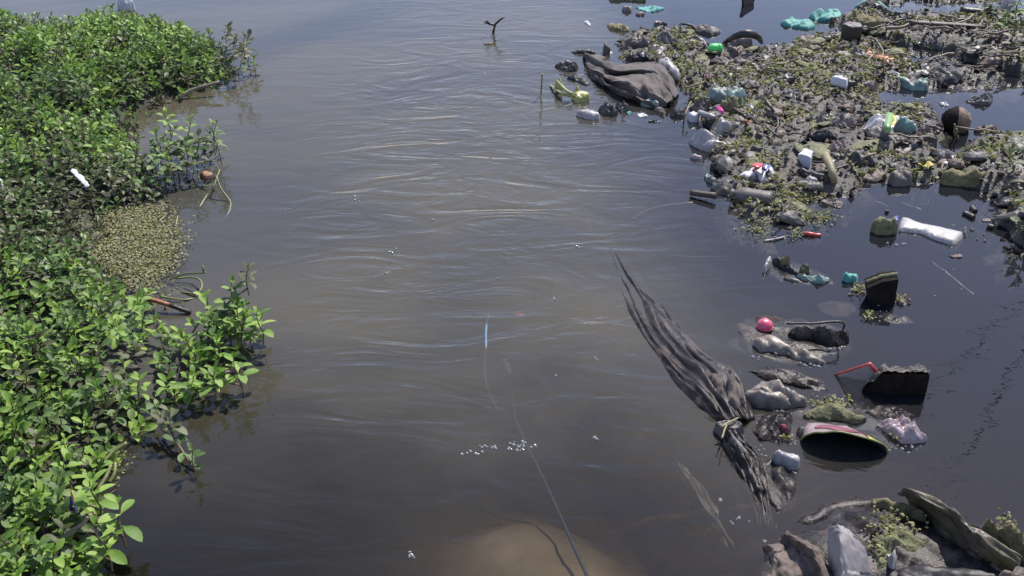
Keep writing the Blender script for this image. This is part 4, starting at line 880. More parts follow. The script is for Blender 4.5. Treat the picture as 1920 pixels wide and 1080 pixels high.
# open chip packet: arch of foil with its mouth to the camera
o = empty('open_packet', at(1570, 835)); tag(o, 'open foil packet with pink top and dark mouth in the pool', 'packet')
L0, L1 = at(1500, 822, 0), at(1630, 838, 0)
bk = Vector((.01, .06, 0)); V = []; F = []; nu, nv = 22, 8; mid = (L0 + L1) / 2
def arch(t, s, inset=0.0):
    u = math.pi * (1 - t); hw = (L1 - L0).length / 2 * (1.0 - .15 * s) - inset; hh = (.062 * (1 - .72 * s)) - inset
    e = (L1 - L0).normalized(); cx = abs(math.cos(u)) ** .8 * (1 if math.cos(u) > 0 else -1); sz = max(0, math.sin(u)) ** .75
    p = mid + bk * s + e * hw * cx + Vector((0, 0, hh * sz - .012)) + Vector((0, -.03 * sz * (1 - s), 0))
    if t > .5: p = p + e * .06 * (t - .5) * 2 * (1 - s) * sz ** .3 + Vector((0, 0, -.02 * (t - .5)))
    return p + Vector((0, 0, .006 * noise.noise(Vector((t * 7, s * 4, 2)))))
for s in range(nv + 1):
    for k in range(nu + 1): V.append(arch(k / nu, s / nv) - o.location)
    
for s in range(nv):
    for k in range(nu): F.append((s * (nu + 1) + k, s * (nu + 1) + k + 1, (s + 1) * (nu + 1) + k + 1, (s + 1) * (nu + 1) + k))
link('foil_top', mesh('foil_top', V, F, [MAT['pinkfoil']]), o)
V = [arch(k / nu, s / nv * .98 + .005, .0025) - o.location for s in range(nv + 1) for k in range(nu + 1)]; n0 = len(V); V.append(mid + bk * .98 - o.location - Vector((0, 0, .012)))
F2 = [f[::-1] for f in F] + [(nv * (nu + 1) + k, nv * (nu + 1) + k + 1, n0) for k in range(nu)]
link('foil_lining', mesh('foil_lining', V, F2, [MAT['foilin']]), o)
vs, fs = tube([arch(k / nu, 0) - o.location for k in range(nu + 1)], .0022, 6); link('mouth_rim', mesh('mouth_rim', vs, fs, [MAT['reed']]), o)
def strip_on(t0, t1, s0, s1, nm, mk):
    V = []; F = []; q = 8
    for i in range(q + 1):
        for k in range(q + 1): V.append(arch(t0 + (t1 - t0) * k / q, s0 + (s1 - s0) * i / q, -.0022) - o.location)
    for i in range(q):
        for k in range(q): F.append((i * (q + 1) + k, i * (q + 1) + k + 1, (i + 1) * (q + 1) + k + 1, (i + 1) * (q + 1) + k))
    link(nm, mesh(nm, V, F, [MAT[mk]]), o)
strip_on(.30, .80, .36, .62, 'maroon_band', 'maroon'); strip_on(.66, .97, .02, .30, 'yellow_corner', 'yellow')
patch('foil_wrapper', 'wrapper', 'crumpled pinkish grey wrapper right of the open packet', ZB((1205, 565), (1250, 535), (1320, 515), (1420, 508), (1495, 555), (1545, 640), (1605, 740), (1560, 765), (1480, 772), (1400, 770), (1350, 700), (1270, 640)), .06, 'bag', 'pinkfoil', base=0)
patch('stone', 'stone', 'smooth pale grey wet stone below the open packet', ZB((425, 845), (455, 808), (510, 795), (570, 825), (640, 880), (655, 930), (630, 965), (560, 972), (490, 915)), .05, 'lump', 'palestone', base=0, rough=.5)
patch('red_scrap', 'plastic', 'dark red plastic stub left of the open packet', ZB((465, 640), (490, 605), (545, 605), (560, 660), (550, 705), (490, 705)), .04, 'lump', 'darkred', base=0)
patch('foam_scrap', 'foam', 'orange beige crumb between red stub and open packet', ZB((618, 640), (650, 615), (690, 630), (690, 680), (660, 720), (625, 700)), .035, 'bag', 'beige', base=0)
# the long wet cloth lying in the current
rails('long_cloth', 'cloth', 'long dark wet cloth streaming down the middle current', [
    [(1094, 412, -.022), (1122, 475, -.018), (1155, 550, -.013), (1195, 630, -.008), (1243, 695, -.006), (1296, 758, -.004), (1345, 792, -.004)],
    [(1106, 402, -.012), (1140, 470, -.006), (1178, 545, .001), (1220, 622, .008), (1272, 687, .014), (1318, 737, .020), (1365, 788, .014)],
    [(1116, 398, -.012), (1154, 464, -.006), (1199, 538, .001), (1246, 603, .009), (1304, 663, .020), (1352, 708, .032), (1392, 785, .020)],
    [(1124, 402, -.022), (1166, 468, -.018), (1213, 538, -.013), (1264, 603, -.008), (1326, 666, .002), (1380, 696, .018), (1417, 788, -.004)]], 'film', n=90, m=18, folds=.0036, ff=1.9, wob=.0075, seed=3.3)
patch('cloth', 'cloth', 'lit brown cloth shoulder folded against the smooth beige bag', [(1318, 690), (1345, 686), (1372, 696), (1392, 720), (1400, 760), (1380, 790), (1352, 768), (1335, 730)], .06, 'cloth', 'cloth', base=.005, angle=-1.1, freq=80, folds=.8)
rails('torn_cloth', 'cloth', 'torn dark cloth strip with a grey lit edge hanging downstream', [
    [(1350, 818, -.004), (1365, 862, -.006), (1392, 917, -.012), (1412, 992, -.03)], [(1362, 808, .028), (1385, 850, .022), (1410, 900, .010), (1430, 990, -.012)],
    [(1376, 808, .022), (1404, 850, .02), (1430, 902, .008), (1446, 995, -.012)], [(1388, 812, .0), (1420, 852, .0), (1447, 903, -.006), (1458, 1002, -.03)]], 'film', n=44, m=12, folds=.0045, ff=2.4, wob=.004, seed=5.1)
patch('cloth_flap', 'cloth', 'narrow grey flap on the torn dark cloth strip', [(1362, 815), (1380, 812), (1396, 835), (1408, 858), (1398, 862), (1380, 842)], .025, 'cloth', 'grey', base=.02, angle=-.9)
patch('twig_knot', 'debris', 'small knot of pale roots on the dark cloth', [(1340, 788), (1362, 780), (1385, 785), (1398, 798), (1378, 808), (1352, 805)], .02, 'bag', 'grey', base=.02)
for pts in (((1352, 800), (1366, 792), (1384, 784)), ((1354, 822), (1358, 808), (1362, 797))):
    stick('twig', 'twig', 'thin pale root crossing the dark cloth knot', [at(*p, .035) for p in pts], .0022, 'straw', group='pale roots on the cloth knot')
rails('sunken_cloth', 'cloth', 'tan cloth strip sunk under the current', [
    [(1256, 872, -.03), (1285, 920, -.03), (1330, 985, -.032), (1370, 1050, -.04)], [(1268, 866, -.014), (1298, 910, -.014), (1340, 972, -.018), (1385, 1045, -.03)], [(1280, 870, -.03), (1312, 908, -.03), (1352, 965, -.032), (1398, 1040, -.04)]], 'beige', n=30, m=8, folds=.003, ff=1.5, wob=.005, seed=17.5)
rails('sunken_cloth', 'cloth', 'broad black sunken cloth darkening the current as the ripple reflection does', [  # sunken black also put in for the darker strip of ripple reflection
    [(1085, 470, -.045), (1125, 580, -.045), (1175, 690, -.045), (1230, 800, -.045), (1290, 920, -.045), (1370, 1110, -.045)], [(1105, 450, -.022), (1155, 560, -.018), (1210, 670, -.018), (1275, 780, -.018), (1340, 900, -.022), (1410, 1110, -.022)],
    [(1120, 430, -.026), (1185, 560, -.018), (1250, 660, -.016), (1320, 770, -.022), (1385, 880, -.018), (1440, 1110, -.018)], [(1135, 430, -.045), (1215, 570, -.05), (1290, 670, -.026), (1370, 790, -.026), (1430, 880, -.026), (1475, 1110, -.05)]], 'sunkblack', n=50, m=8, folds=.004, ff=1.5, wob=.006, seed=15.5)
# near right corner
patch('wet_film', 'film', 'dark wet film sheet joining the pink cap rubbish', [(1362, 602), (1400, 588), (1470, 590), (1560, 600), (1600, 618), (1606, 650), (1570, 672), (1520, 690), (1450, 684), (1395, 664)], .014, 'cloth', 'film', base=-.004, angle=-.25, freq=60, folds=.9)
patch('wet_film', 'film', 'dark wet film sheet under the open packet and foil wrapper', [(1455, 780), (1500, 745), (1580, 742), (1660, 770), (1730, 800), (1742, 832), (1690, 846), (1600, 850), (1500, 838), (1462, 815)], .012, 'cloth', 'film', base=-.008, angle=-.2, freq=60, folds=.9)
patch('wet_film', 'film', 'dark wet cloth base under the near corner heap', [(1410, 1030), (1470, 1005), (1560, 960), (1660, 925), (1760, 960), (1860, 1000), (1960, 1020), (1980, 1110), (1400, 1110)], .03, 'cloth', 'film', base=-.004, angle=-.5, freq=40, folds=.9)
patch('wet_film', 'film', 'crumpled black film between the beige bag and the beige wet cloth', [(1392, 690), (1440, 676), (1500, 688), (1545, 712), (1560, 740), (1510, 732), (1440, 715)], .03, 'bag', 'film', base=-.004)
patch('wet_film', 'film', 'crumpled black film left of the dark red stub', [(1402, 795), (1425, 768), (1462, 758), (1492, 772), (1488, 812), (1458, 838), (1420, 828)], .035, 'bag', 'film', base=-.004)
patch('wet_film', 'film', 'black film scrap between duckweed clump and foil wrapper', [(1618, 768), (1650, 750), (1690, 758), (1722, 778), (1690, 800), (1645, 792)], .025, 'bag', 'film', base=-.004)
patch('wet_film', 'film', 'black film tongue beside the smooth pale wet stone', [(1418, 880), (1440, 852), (1470, 868), (1500, 905), (1490, 945), (1455, 968), (1432, 930)], .02, 'cloth', 'film', base=-.004, angle=-1.1, freq=70, folds=.9)
patch('wet_film', 'film', 'low brown film fold leading into the near corner heap', [(1480, 985), (1530, 950), (1600, 925), (1660, 930), (1650, 958), (1580, 972), (1520, 1000)], .018, 'cloth', 'film', base=-.007, angle=.3, freq=60, folds=.9)
patch('wet_film', 'film', 'grey film crumple at the foot of the box corner', [(1640, 588), (1668, 580), (1700, 590), (1722, 604), (1690, 612), (1655, 606)], .014, 'bag', 'film', base=-.005)
patch('wet_film', 'film', 'black wet film below the torn teal bag', [(1420, 505), (1450, 478), (1500, 490), (1560, 515), (1570, 535), (1520, 540), (1460, 530)], .010, 'cloth', 'film', base=-.006, angle=-.4, freq=60)
rails('cloth', 'cloth', 'brown soaked cloth with a sharp ridge beside the lilac cloth', [
    [(1424, 1018, -.01), (1432, 1040, -.01), (1436, 1080, -.01), (1436, 1130, -.01)], [(1440, 1026, .012), (1455, 1044, .016), (1470, 1076, .014), (1480, 1130, .01)],
    [(1462, 1010, .012), (1494, 1034, .020), (1514, 1062, .022), (1540, 1124, .02)],
    [(1470, 1000, .03), (1510, 1024, .052), (1532, 1048, .056), (1565, 1115, .05)], [(1478, 998, -.01), (1528, 1020, -.005), (1552, 1045, -.01), (1585, 1110, -.01)]], 'wetcloth', n=44, m=16, folds=.0032, ff=1.5, wob=.003, seed=7.7)
rails('lilac_cloth', 'cloth', 'pale lilac cloth peak standing out of the water', [
    [(1553, 992, .075), (1552, 1030, .05), (1555, 1075, .015), (1560, 1120, -.02)], [(1570, 984, .10), (1575, 1005, .102), (1576, 1055, .075), (1577, 1120, .03)],
    [(1582, 987, .100), (1598, 1010, .094), (1606, 1058, .066), (1610, 1120, .022)], [(1592, 994, .094), (1620, 1024, .076), (1631, 1062, .045), (1638, 1120, .0)]], 'lilac', n=44, m=16, folds=.0009, ff=2.6, wob=.002, seed=9.2)
patch('moss_lump', 'moss', 'glistening green algae mound on the near cloth', ZC((870, 650), (950, 620), (1050, 580), (1150, 590), (1250, 640), (1310, 780), (1200, 845), (1060, 850), (980, 950), (900, 1010), (850, 900)), .06, 'bag', 'moss', base=0)
patch('moss_branch', 'branch', 'crooked yellow mossy branch above the algae mound', ZC((850, 450), (890, 430), (1000, 485), (1150, 510), (1200, 550), (1250, 635), (1200, 610), (1130, 575), (1000, 560), (900, 500)), .05, 'lump', 'yellowmoss', base=0)
rails('tarpaulin', 'tarpaulin', 'dark brown tarpaulin with a lit upper ridge in the corner', [
    [(1687, 924, .028), (1717, 922, .05), (1779, 952, .056), (1812, 980, .052), (1847, 1003, .046), (1918, 1049, .03)], [(1682, 926, .045), (1714, 925, .066), (1774, 956, .075), (1806, 986, .072), (1839, 1009, .064), (1910, 1056, .05)],
    [(1709, 943, .016), (1745, 972, .012), (1783, 1014, .010), (1813, 1038, .012), (1846, 1056, .012), (1892, 1080, .012)], [(1716, 962, -.01), (1748, 992, -.01), (1766, 1032, -.01), (1796, 1060, -.01), (1838, 1076, -.01), (1880, 1105, -.01)]], 'tarp', n=60, m=16, folds=.006, ff=1.6, wob=.006, seed=12.4)
patch('mossy_hump', 'moss', 'yellow mossy hump at the tarpaulin right end', ZC((1600, 590), (1650, 575), (1760, 620), (1860, 690), (1930, 770), (2050, 900), (2050, 1000), (1900, 900), (1780, 770), (1690, 720), (1640, 660)), .09, 'bag', 'yellowmoss', base=0)
patch('black_film', 'film', 'black wet film sheet along the near corner', ZC((1050, 870), (1200, 870), (1400, 900), (1600, 905), (1900, 945), (2050, 960), (2050, 1120), (1050, 1120), (1000, 980)), .04, 'cloth', 'black', base=0, angle=-.1, freq=40)
patch('cloth_flap', 'cloth', 'pale upright flap between lilac cloth and black film', ZC((955, 800), (1000, 790), (1045, 805), (1050, 900), (1040, 960), (985, 985), (965, 890)), .07, 'cloth', 'pale', base=.0, angle=-1.5)
patch('sunken_cloth', 'cloth', 'dark streaks of cloth sunk left of the algae mound', ZC((520, 560), (650, 520), (800, 560), (900, 640), (860, 660), (740, 610), (620, 600)), .012, 'cloth', 'sunkfilm', base=-.012, angle=-.4, freq=60)
patch('cloth_scrap', 'cloth', 'small brown corner of cloth in the lowest corner', ZC((1700, 975), (1760, 950), (1920, 990), (2000, 1020), (2000, 1120), (1680, 1120)), .06, 'cloth', 'brown', base=.01, angle=-.3)

# ------------------------------------------------------------------ bits in the open current
o = empty('blue_cord', at(915, 690)); tag(o, 'blue cord drifting just under the surface mid stream', 'cord')
for pts, r_ in ([[(917, 586, -.012), (911, 620, -.001), (911, 655, -.004), (908, 690, -.025), (916, 735, -.035), (935, 772, -.05)], .004], [[(962, 735, -.05), (965, 780, -.035), (985, 830, -.028), (1010, 880, -.034), (1045, 955, -.034), (1078, 1030, -.032), (1110, 1100, -.032)], .0036]):
    P = smooth_path([at(*p) for p in pts], 30); vs, fs = tube([p - o.location for p in P], r_, 7); link('cord_length', mesh('cord_length', vs, fs, [MAT['bluerope']]), o)
patch('red_scrap', 'plastic', 'faint red scrap sunk beside the blue cord', [(958, 584), (970, 582), (985, 588), (985, 594), (965, 596)], .004, 'bag', 'red', base=-.008)
patch('leaf_scrap', 'leaf', 'small brown leaf sunk next to the blue cord', [(938, 672), (948, 668), (958, 680), (962, 700), (950, 705)], .01, 'bag', 'beige', base=-.018)
stick('straw', 'straw', 'faint straw crossing the blue cord', [at(908, 659, -.006), at(950, 662, -.008), at(984, 665, -.006)], .002, 'straw')
o = empty('twig', at(925, 62)); tag(o, 'forked dark twig sticking out of the far open water', 'twig')
for pts in ([at(925, 60, 0), at(927, 52, .03), at(930, 43, .06)], [at(928, 47, .045), at(920, 45, .05), at(908, 42, .055)], [at(929, 45, .05), at(938, 37, .08), at(946, 32, .09)], [at(918, 45, .05), at(912, 39, .07)]):
    P = smooth_path(pts, 6) if len(pts) > 2 else pts
    vs, fs = tube([p - o.location for p in P], [.006 - .003 * i / len(P) for i in range(len(P))], 6); link('stem', mesh('stem', vs, fs, [MAT['darkwood']]), o)
patch('leaf', 'leaf', 'small brown leaf drifting below the forked twig', [(903, 81), (914, 77), (928, 80), (922, 84), (908, 85)], .012, 'bag', 'brown', base=0)
stick('straw', 'straw', 'yellow straw standing bent out of the current', [at(1017, 138, .10), at(1016, 160, .05), at(1015, 180, 0), at(1022, 194, -.004), at(1045, 208, -.012)], .0035, 'straw', n=20)
stick('straw', 'straw', 'long faint straw arching under the water toward the stick', [at(1185, 412, -.03), at(1210, 396, -.022), at(1250, 385, -.012), at(1300, 380, .0)], .003, 'straw', n=20)
stick('straw', 'straw', 'fine straw in the water beside the pale trailing tube', [at(1282, 228, .0), at(1284, 215, .04), at(1296, 190, .06)], .0025, 'straw')
stick('straw', 'straw', 'pale straw laid behind the round grey bag', [at(1285, 165, .03), at(1300, 160, .04), at(1320, 154, .05)], .0035, 'straw')

# ------------------------------------------------------------------ litter caught in the plants
patch('plastic_strip', 'plastic', 'bright white plastic strip caught in the green plants', [(132, 312), (142, 316), (158, 334), (168, 352), (160, 354), (148, 338), (134, 322)], .02, 'flat', 'white', base=.13)
patch('foam_scrap', 'foam', 'white rounded scrap among plants at the frame edge', [(-20, 330), (5, 330), (10, 345), (5, 358), (-20, 352)], .04, 'lump', 'white', base=.10)
patch('foam_scrap', 'foam', 'white foam lump behind the far plants', [(218, 6), (230, -8), (248, -4), (252, 8), (236, 14)], .06, 'lump', 'white', base=.02)
patch('brick_piece', 'brick', 'orange brick piece among stems at the water edge', [(374, 326), (382, 318), (398, 320), (402, 330), (390, 338), (378, 336)], .03, 'lump', 'brick', base=.0, rough=.4)
o = empty('marker_stick', at(318, 575)); tag(o, 'orange stick with a black end lying in the plant edge', 'stick')
for p, q, nm, mk in ((at(278, 560, .03), at(318, 572, .02), 'orange_half', 'orange'), (at(318, 572, .02), at(358, 586, .004), 'black_half', 'darkwood')):
    vs, fs = tube([p.lerp(q, i / 4) - o.location for i in range(5)], .006, 7); link(nm, mesh(nm, vs, fs, [MAT[mk]]), o)
patch('net_scrap', 'netting', 'green netting scrap sunk by the curved stems', [(312, 540), (330, 528), (346, 534), (348, 546), (330, 554), (315, 552)], .012, 'bag', 'tealpale', base=-.010)
o = empty('candy_wrapper', at(125, 935, .05)); tag(o, 'tiny yellow and purple wrapper among the near leaves', 'wrapper')
patch('yellow_sheet', None, None, [(112, 928), (120, 926), (128, 944), (124, 952), (116, 946)], .02, 'bag', 'yellow', parent=o, base=.06)
patch('purple_sheet', None, None, [(116, 932), (126, 926), (140, 930), (138, 940), (124, 944)], .02, 'bag', 'purple', parent=o, base=.064)
patch('yellow_tip', None, None, [(128, 914), (136, 910), (142, 924), (138, 930), (130, 926)], .02, 'bag', 'yellow', parent=o, base=.07)
o = empty('curved_reed', at(400, 385)); tag(o, 'looping yellow green stems bending into water by the brick', 'stems')
for pts in ([(372, 318, .03), (374, 340, .015), (388, 350, .01), (402, 340, .02), (412, 325, .05)], [(412, 318, .06), (400, 350, .03), (388, 366, .01), (372, 392, -.005)],
            [(405, 330, .06), (415, 355, .03), (430, 375, .005), (432, 388, 0), (425, 405, -.003), (408, 418, -.012)], [(335, 440, 0), (330, 425, .01), (333, 405, .02)], [(298, 415, .02), (310, 405, .02), (320, 398, .03)]):
    P = smooth_path([at(*p) for p in pts], 20); vs, fs = tube([p - o.location for p in P], .0028, 6); link('stem', mesh('stem', vs, fs, [MAT['reed']]), o)
o = empty('curved_reed', at(360, 525)); tag(o, 'looped green stem rising off the pale duckweed edge', 'stems')
for pts in ([(318, 524, .01), (345, 514, .03), (385, 511, .05)], [(330, 522, .01), (360, 520, .015), (376, 526, .02), (378, 540, .015), (368, 550, .008), (340, 548, 0)], [(300, 556, .01), (340, 562, .005), (362, 560, 0)], [(382, 511, .05), (380, 498, .07)]):
    P = smooth_path([at(*p) for p in pts], 16) if len(pts) > 2 else [at(*p) for p in pts]
    vs, fs = tube([p - o.location for p in P], .0027, 6); link('stem', mesh('stem', vs, fs, [MAT['reed']]), o)
o = empty('curved_reed', at(205, 870)); tag(o, 'flattened yellow green stems at the near plant edge', 'stems')
for pts in ([(192, 868, .02), (212, 848, .03), (238, 830, .04)], [(183, 918, .01), (198, 895, .02), (208, 872, .03)], [(205, 905, .0), (214, 888, .01), (216, 868, .02)]):
    P = smooth_path([at(*p) for p in pts], 12); vs, fs = tube([p - o.location for p in P], .004, 6); link('stem', mesh('stem', vs, fs, [MAT['reed']]), o)
stick('branch', 'branch', 'pale brown branch at the waterline of the far plant clump', [at(335, 183, .01), at(362, 168, .03), at(412, 153, .05)], [.009, .006], 'palewood')
stick('branch', 'branch', 'reddish stem floating at the tip of the plant mat', [at(375, 702, .02), at(430, 697, .005), at(485, 676, -.003)], [.006, .004], 'brown')
stick('branch', 'branch', 'thin brown stem under the near overhanging shoots', [at(118, 1000, .05), at(150, 985, .06), at(172, 962, .05)], .004, 'palewood')

# ------------------------------------------------------------------ water plants
def leaf_geo(bend, cup):
    rows = ((0, .025), (.12, .045), (.32, .16), (.55, .235), (.78, .21), (.92, .12))
    V = []
    for t, hw in rows:
        z = -bend * t * t + .06 * t
        V += [(-hw, t, z + cup * hw), (0, t, z), (hw, t, z + cup * hw)]
    V.append((0, 1.0, -bend + .055))
    F = []
    for r in range(len(rows) - 1):
        a = r * 3
        F += [(a, a + 1, a + 4, a + 3), (a + 1, a + 2, a + 5, a + 4)]
    a = (len(rows) - 1) * 3; n = len(V) - 1
    F += [(a, a + 1, n, n), (a + 1, a + 2, n, n)]
    return np.array(V), F
LG = [leaf_geo(.10, .35), leaf_geo(.28, .25), leaf_geo(.02, .55), leaf_geo(.42, .3)]
LEAF_ME = {}
for gi, (V, F) in enumerate(LG):
    for mi in range(3):
        LEAF_ME[gi, mi] = mesh('leaf', V, [tuple(dict.fromkeys(f)) for f in F], [LEAF[mi]])
PROTO = []
for k in range(12):
    L_ = U(.055, .10); lean = Vector((U(-.35, .35), U(-.35, .35), 1)).normalized()
    n_ = random.choice((3, 4, 4, 5)); leaves = []
    path = [Vector((0, 0, -.03))] + [lean * L_ * t + Vector((.006 * math.sin(t * 4 + k), .006 * math.cos(t * 3 + k), 0)) for t in (0.15, .45, .75, 1.0)]
    spin = U(0, 6.28)
    for i in range(n_):
        t = .30 + .70 * i / (n_ - 1); p = lean * L_ * t
        size = (.050 - .016 * (i / (n_ - 1)) ** 1.5) * U(.85, 1.15); pit = 4 + 44 * (i / (n_ - 1)) ** 1.6
        for s in range(2):
            az = spin + i * math.pi / 2 + s * math.pi + U(-.35, .35)
            mt = Matrix.Translation(p) @ Matrix.Rotation(az, 4, 'Z') @ Matrix.Rotation(R(pit + U(-14, 14)), 4, 'X') @ Matrix.Rotation(U(-.35, .35), 4, 'Y') @ Matrix.Scale(size * U(.8, 1.15), 4)
            leaves.append((mt, random.randrange(4)))
    for s in range(2):
        mt = Matrix.Translation(lean * L_ * 1.02) @ Matrix.Rotation(spin + 1 + s * math.pi, 4, 'Z') @ Matrix.Rotation(R(68), 4, 'X') @ Matrix.Scale(.018, 4)
        leaves.append((mt, 2))
    vs, fs = tube(path, [.0022, .0022, .002, .0018, .0012], 5, cap=False)
    PROTO.append((leaves, (np.array([tuple(v) for v in vs]), np.array(fs)), mesh('stem', vs, fs, [STEM])))
def sprig(k, mi, Mx, label, group, cat='plant', name='water_plant'):
    root = empty(name); root.matrix_world = Mx; tag(root, label, cat, group)
    leaves, _, stem_me = PROTO[k]
    link('stem', stem_me, root)
    for mt, gi in leaves:
        q = link('leaf', LEAF_ME[gi, mi], root); q.matrix_local = mt
    return root

# scatter over the mat
cells = {}; SP = []
lo, hi = PLANT.min(0), PLANT.max(0)
cand = np.column_stack([np.random.RandomState(5).uniform(max(lo[0], -3.1), hi[0], 26000), np.random.RandomState(6).uniform(lo[1], hi[1], 26000)])
cd_ = sdist(cand, PLANT); cz = plant_h(cand)
scum_w = poly_world(SCUM)
cs_ = sdist(cand, scum_w)
for (x, y), d, z, sc_ in zip(cand, cd_, cz, cs_):
    if d < .004 or sc_ > .03: continue
    g = NZ(x, y, 4.5, 5.5); g2 = NZ(x, y, 1.7, 12.5)
    px_, py_, dd = proj((x, y, .08))
    if px_ < -650 or py_ > 1330: continue
    # sparse, withered belt across the middle of the mat
    belt = math.exp(-((py_ - 400) / 95) ** 2) * min(1, max(0, (px_ + 60) / 150)) if px_ > -60 else 0
    gap = .0215 + .001 * belt + (.018 if g < -.42 else 0) + (.02 if px_ < -60 or py_ > 1120 else 0)
    ck = (int(x / .03), int(y / .03)); ok = True
    for i in (-2, -1, 0, 1, 2):
        for j in (-2, -1, 0, 1, 2):
            for q in cells.get((ck[0] + i, ck[1] + j), ()):
                if (q[0] - x) ** 2 + (q[1] - y) ** 2 < gap * gap: ok = False
    if not ok: continue
    cells.setdefault(ck, []).append((x, y))
    r_ = rnd()
    dull = .06 + .95 * belt + (.35 if d < .05 and py_ < 400 else 0) + .25 * max(0, g2)
    mi = 2 if r_ < dull * .6 + .03 else (1 if r_ < dull + .34 else 0)
    s = U(.68, 1.0) * (.84 if py_ > 480 else .84) * (1 - .12 * belt)
    tl = Matrix.Rotation(U(-.35, .35) + (.5 if d < .04 else 0) * U(0, 1), 4, 'Y') @ Matrix.Rotation(U(-.4, .4), 4, 'X')
    Mx = Matrix.Translation((x, y, z + .004)) @ tl @ Matrix.Rotation(U(0, 6.28), 4, 'Z') @ Matrix.Scale(s, 4)
    SP.append((dd, px_, py_, random.randrange(12), mi, Mx))
seen = sorted([s for s in SP if -15 < s[1] < 1935 and -10 < s[2] < 1095], key=lambda s: s[0])
near = seen[:282]; ids = set(id(s) for s in near)
LAB = [('bright green leafy sprig rising from the near plant mat', 'bright green sprigs of the near plant mat'),
       ('mid green spotted sprig in the near plant mat', 'mid green spotted sprigs of the near plant mat'),
       ('dull grey green withered sprig in the near plant mat', 'dull withered sprigs of the near plant mat')]
MARKS = [((125, 935), 'around the tiny yellow wrapper'), ((215, 870), 'by the flattened yellow green stems'), ((310, 770), 'behind the drooping shoot'), ((420, 660), 'at the mat tip by the reddish stem'),
         ((290, 600), 'near the orange and black stick'), ((60, 1040), 'inland of the four leaved corner shoot'), ((190, 1040), 'beside the four leaved corner shoot'), ((40, 800), 'deep in the mat behind the tiny wrapper'), ((60, 620), 'inland of the orange and black stick'), ((150, 720), 'in the middle of the near mat'), ((220, 560), 'on the near side of the pale duckweed')]
def where(x, y, marks): return min(marks, key=lambda m: (m[0][0] - x) ** 2 + (m[0][1] - y) ** 2)[1]
HUE = ('bright green', 'mid green spotted', 'dull withered')
for dd, a, b, k, mi, Mx in near:
    sz = Mx.to_scale().x; size = 'large' if sz > .76 else ('small' if sz < .65 else 'middling')
    wh = where(a, b, MARKS); sprig(k, mi, Mx, f'{size} {HUE[mi]} leafy sprig {wh}', f'{size} {HUE[mi]} sprigs {wh}')
# the rest as one mass
VV = []; FF = []; MI = []; off = 0
TQ = [(V, np.array([f if len(set(f)) == 4 else f for f in F])) for V, F in LG]
for s in SP:
    if id(s) in ids: continue
    _, _, _, k, mi, Mx = s
    leaves, (sv, sf), _ = PROTO[k]
    A = np.array(Mx)
    VV.append(sv @ A[:3, :3].T + A[:3, 3]); FF.append(sf + off); MI.append(np.full(len(sf), 3)); off += len(sv)
    for mt, gi in leaves:
        B = A @ np.array(mt); V, F = TQ[gi]
        VV.append(V @ B[:3, :3].T + B[:3, 3]); FF.append(F + off); MI.append(np.full(len(F), mi)); off += len(V)
V = np.concatenate(VV); F = np.concatenate(FF); MI = np.concatenate(MI)
tip_ = F[:, 2] == F[:, 3]
# tip faces are triangles stored as quads: split into two meshes' worth of triangles
T = np.concatenate([F[~tip_][:, [0, 1, 2]], F[~tip_][:, [0, 2, 3]], F[tip_][:, :3]]); TM = np.concatenate([MI[~tip_], MI[~tip_], MI[tip_]])
o = link('water_plant_mass', npmesh('water_plant_mass', V, T, LEAF + [STEM], TM))
tag(o, 'dense mat of small leaved green water plants along the bank', 'plants', kind='stuff')
print('SPRIGS', len(SP), 'seen', len(seen), 'tris', len(T))

# shoots that reach out over the water, each placed where the photograph shows it
def shoot(px, z, tip, lab, mi=0, s=1.0, k=None):
    """runner from px (root, on the mat) to tip (x, y, z) with a sprig at its end"""
    a = at(px[0], px[1], z); b = at(*tip); k = random.randrange(12) if k is None else k
    root = sprig(k, mi, Matrix.Translation(b) @ Matrix.Rotation(U(0, 6.28), 4, 'Z') @ Matrix.Scale(s * .86, 4), lab, None, name='plant_shoot')
    inv = root.matrix_world.inverted(); m_ = (a + b) / 2 + Vector((0, 0, .015))
    P = smooth_path([a, m_, b], 10); vs, fs = tube([inv @ p for p in P], .0028 / s, 6); link('runner', mesh('runner', vs, fs, [STEM]), root)
    for t in (2, 3, 4, 5, 6, 7, 8):
        mt = inv @ Matrix.Translation(P[t]) @ Matrix.Rotation(U(0, 6.28), 4, 'Z') @ Matrix.Rotation(R(U(5, 40)), 4, 'X') @ Matrix.Scale(.034, 4)
        q = link('leaf', LEAF_ME[random.randrange(4), mi], root); q.matrix_local = mt
    return root
shoot((420, 140), .04, (478, 132, .015), 'lone shoot floating off the far clump with mirrored stem', 1, .8)
shoot((425, 120), .05, (458, 95, .12), 'dark upright shoot standing at the far clump tip', 2, .9)
shoot((415, 110), .05, (440, 78, .14), 'thin withered shoot rising above the far clump edge', 2, .9)
shoot((300, 300), .05, (400, 262, .09), 'olive shoot leaning over the inlet by the brick', 1, .9)
shoot((290, 300), .05, (355, 258, .10), 'green shoot arching over the inlet behind the brick', 0, .9)
shoot((280, 310), .05, (318, 244, .11), 'bright shoot at the back of the small inlet', 0, .9)
shoot((310, 330), .05, (415, 300, .05), 'dull shoot drooping beside the orange brick piece', 2, .9)
shoot((300, 340), .05, (350, 300, .06), 'mid green shoot in front of the inlet', 1, .9)
shoot((300, 330), .05, (300, 280, .08), 'spotted shoot beside the inlet water', 1, .9)
shoot((390, 620), .04, (465, 540, .12), 'tall shoot with dark stem standing over the water', 2, .85)
shoot((390, 620), .04, (435, 580, .06), 'bright shoot at the foot of the tall dark stem', 0, .95)
shoot((420, 640), .03, (492, 630, .04), 'outermost shoot of the mat tip above the reddish stem', 0, .95)
shoot((400, 640), .03, (450, 625, .05), 'green shoot just inside the mat tip', 0, 1.0)
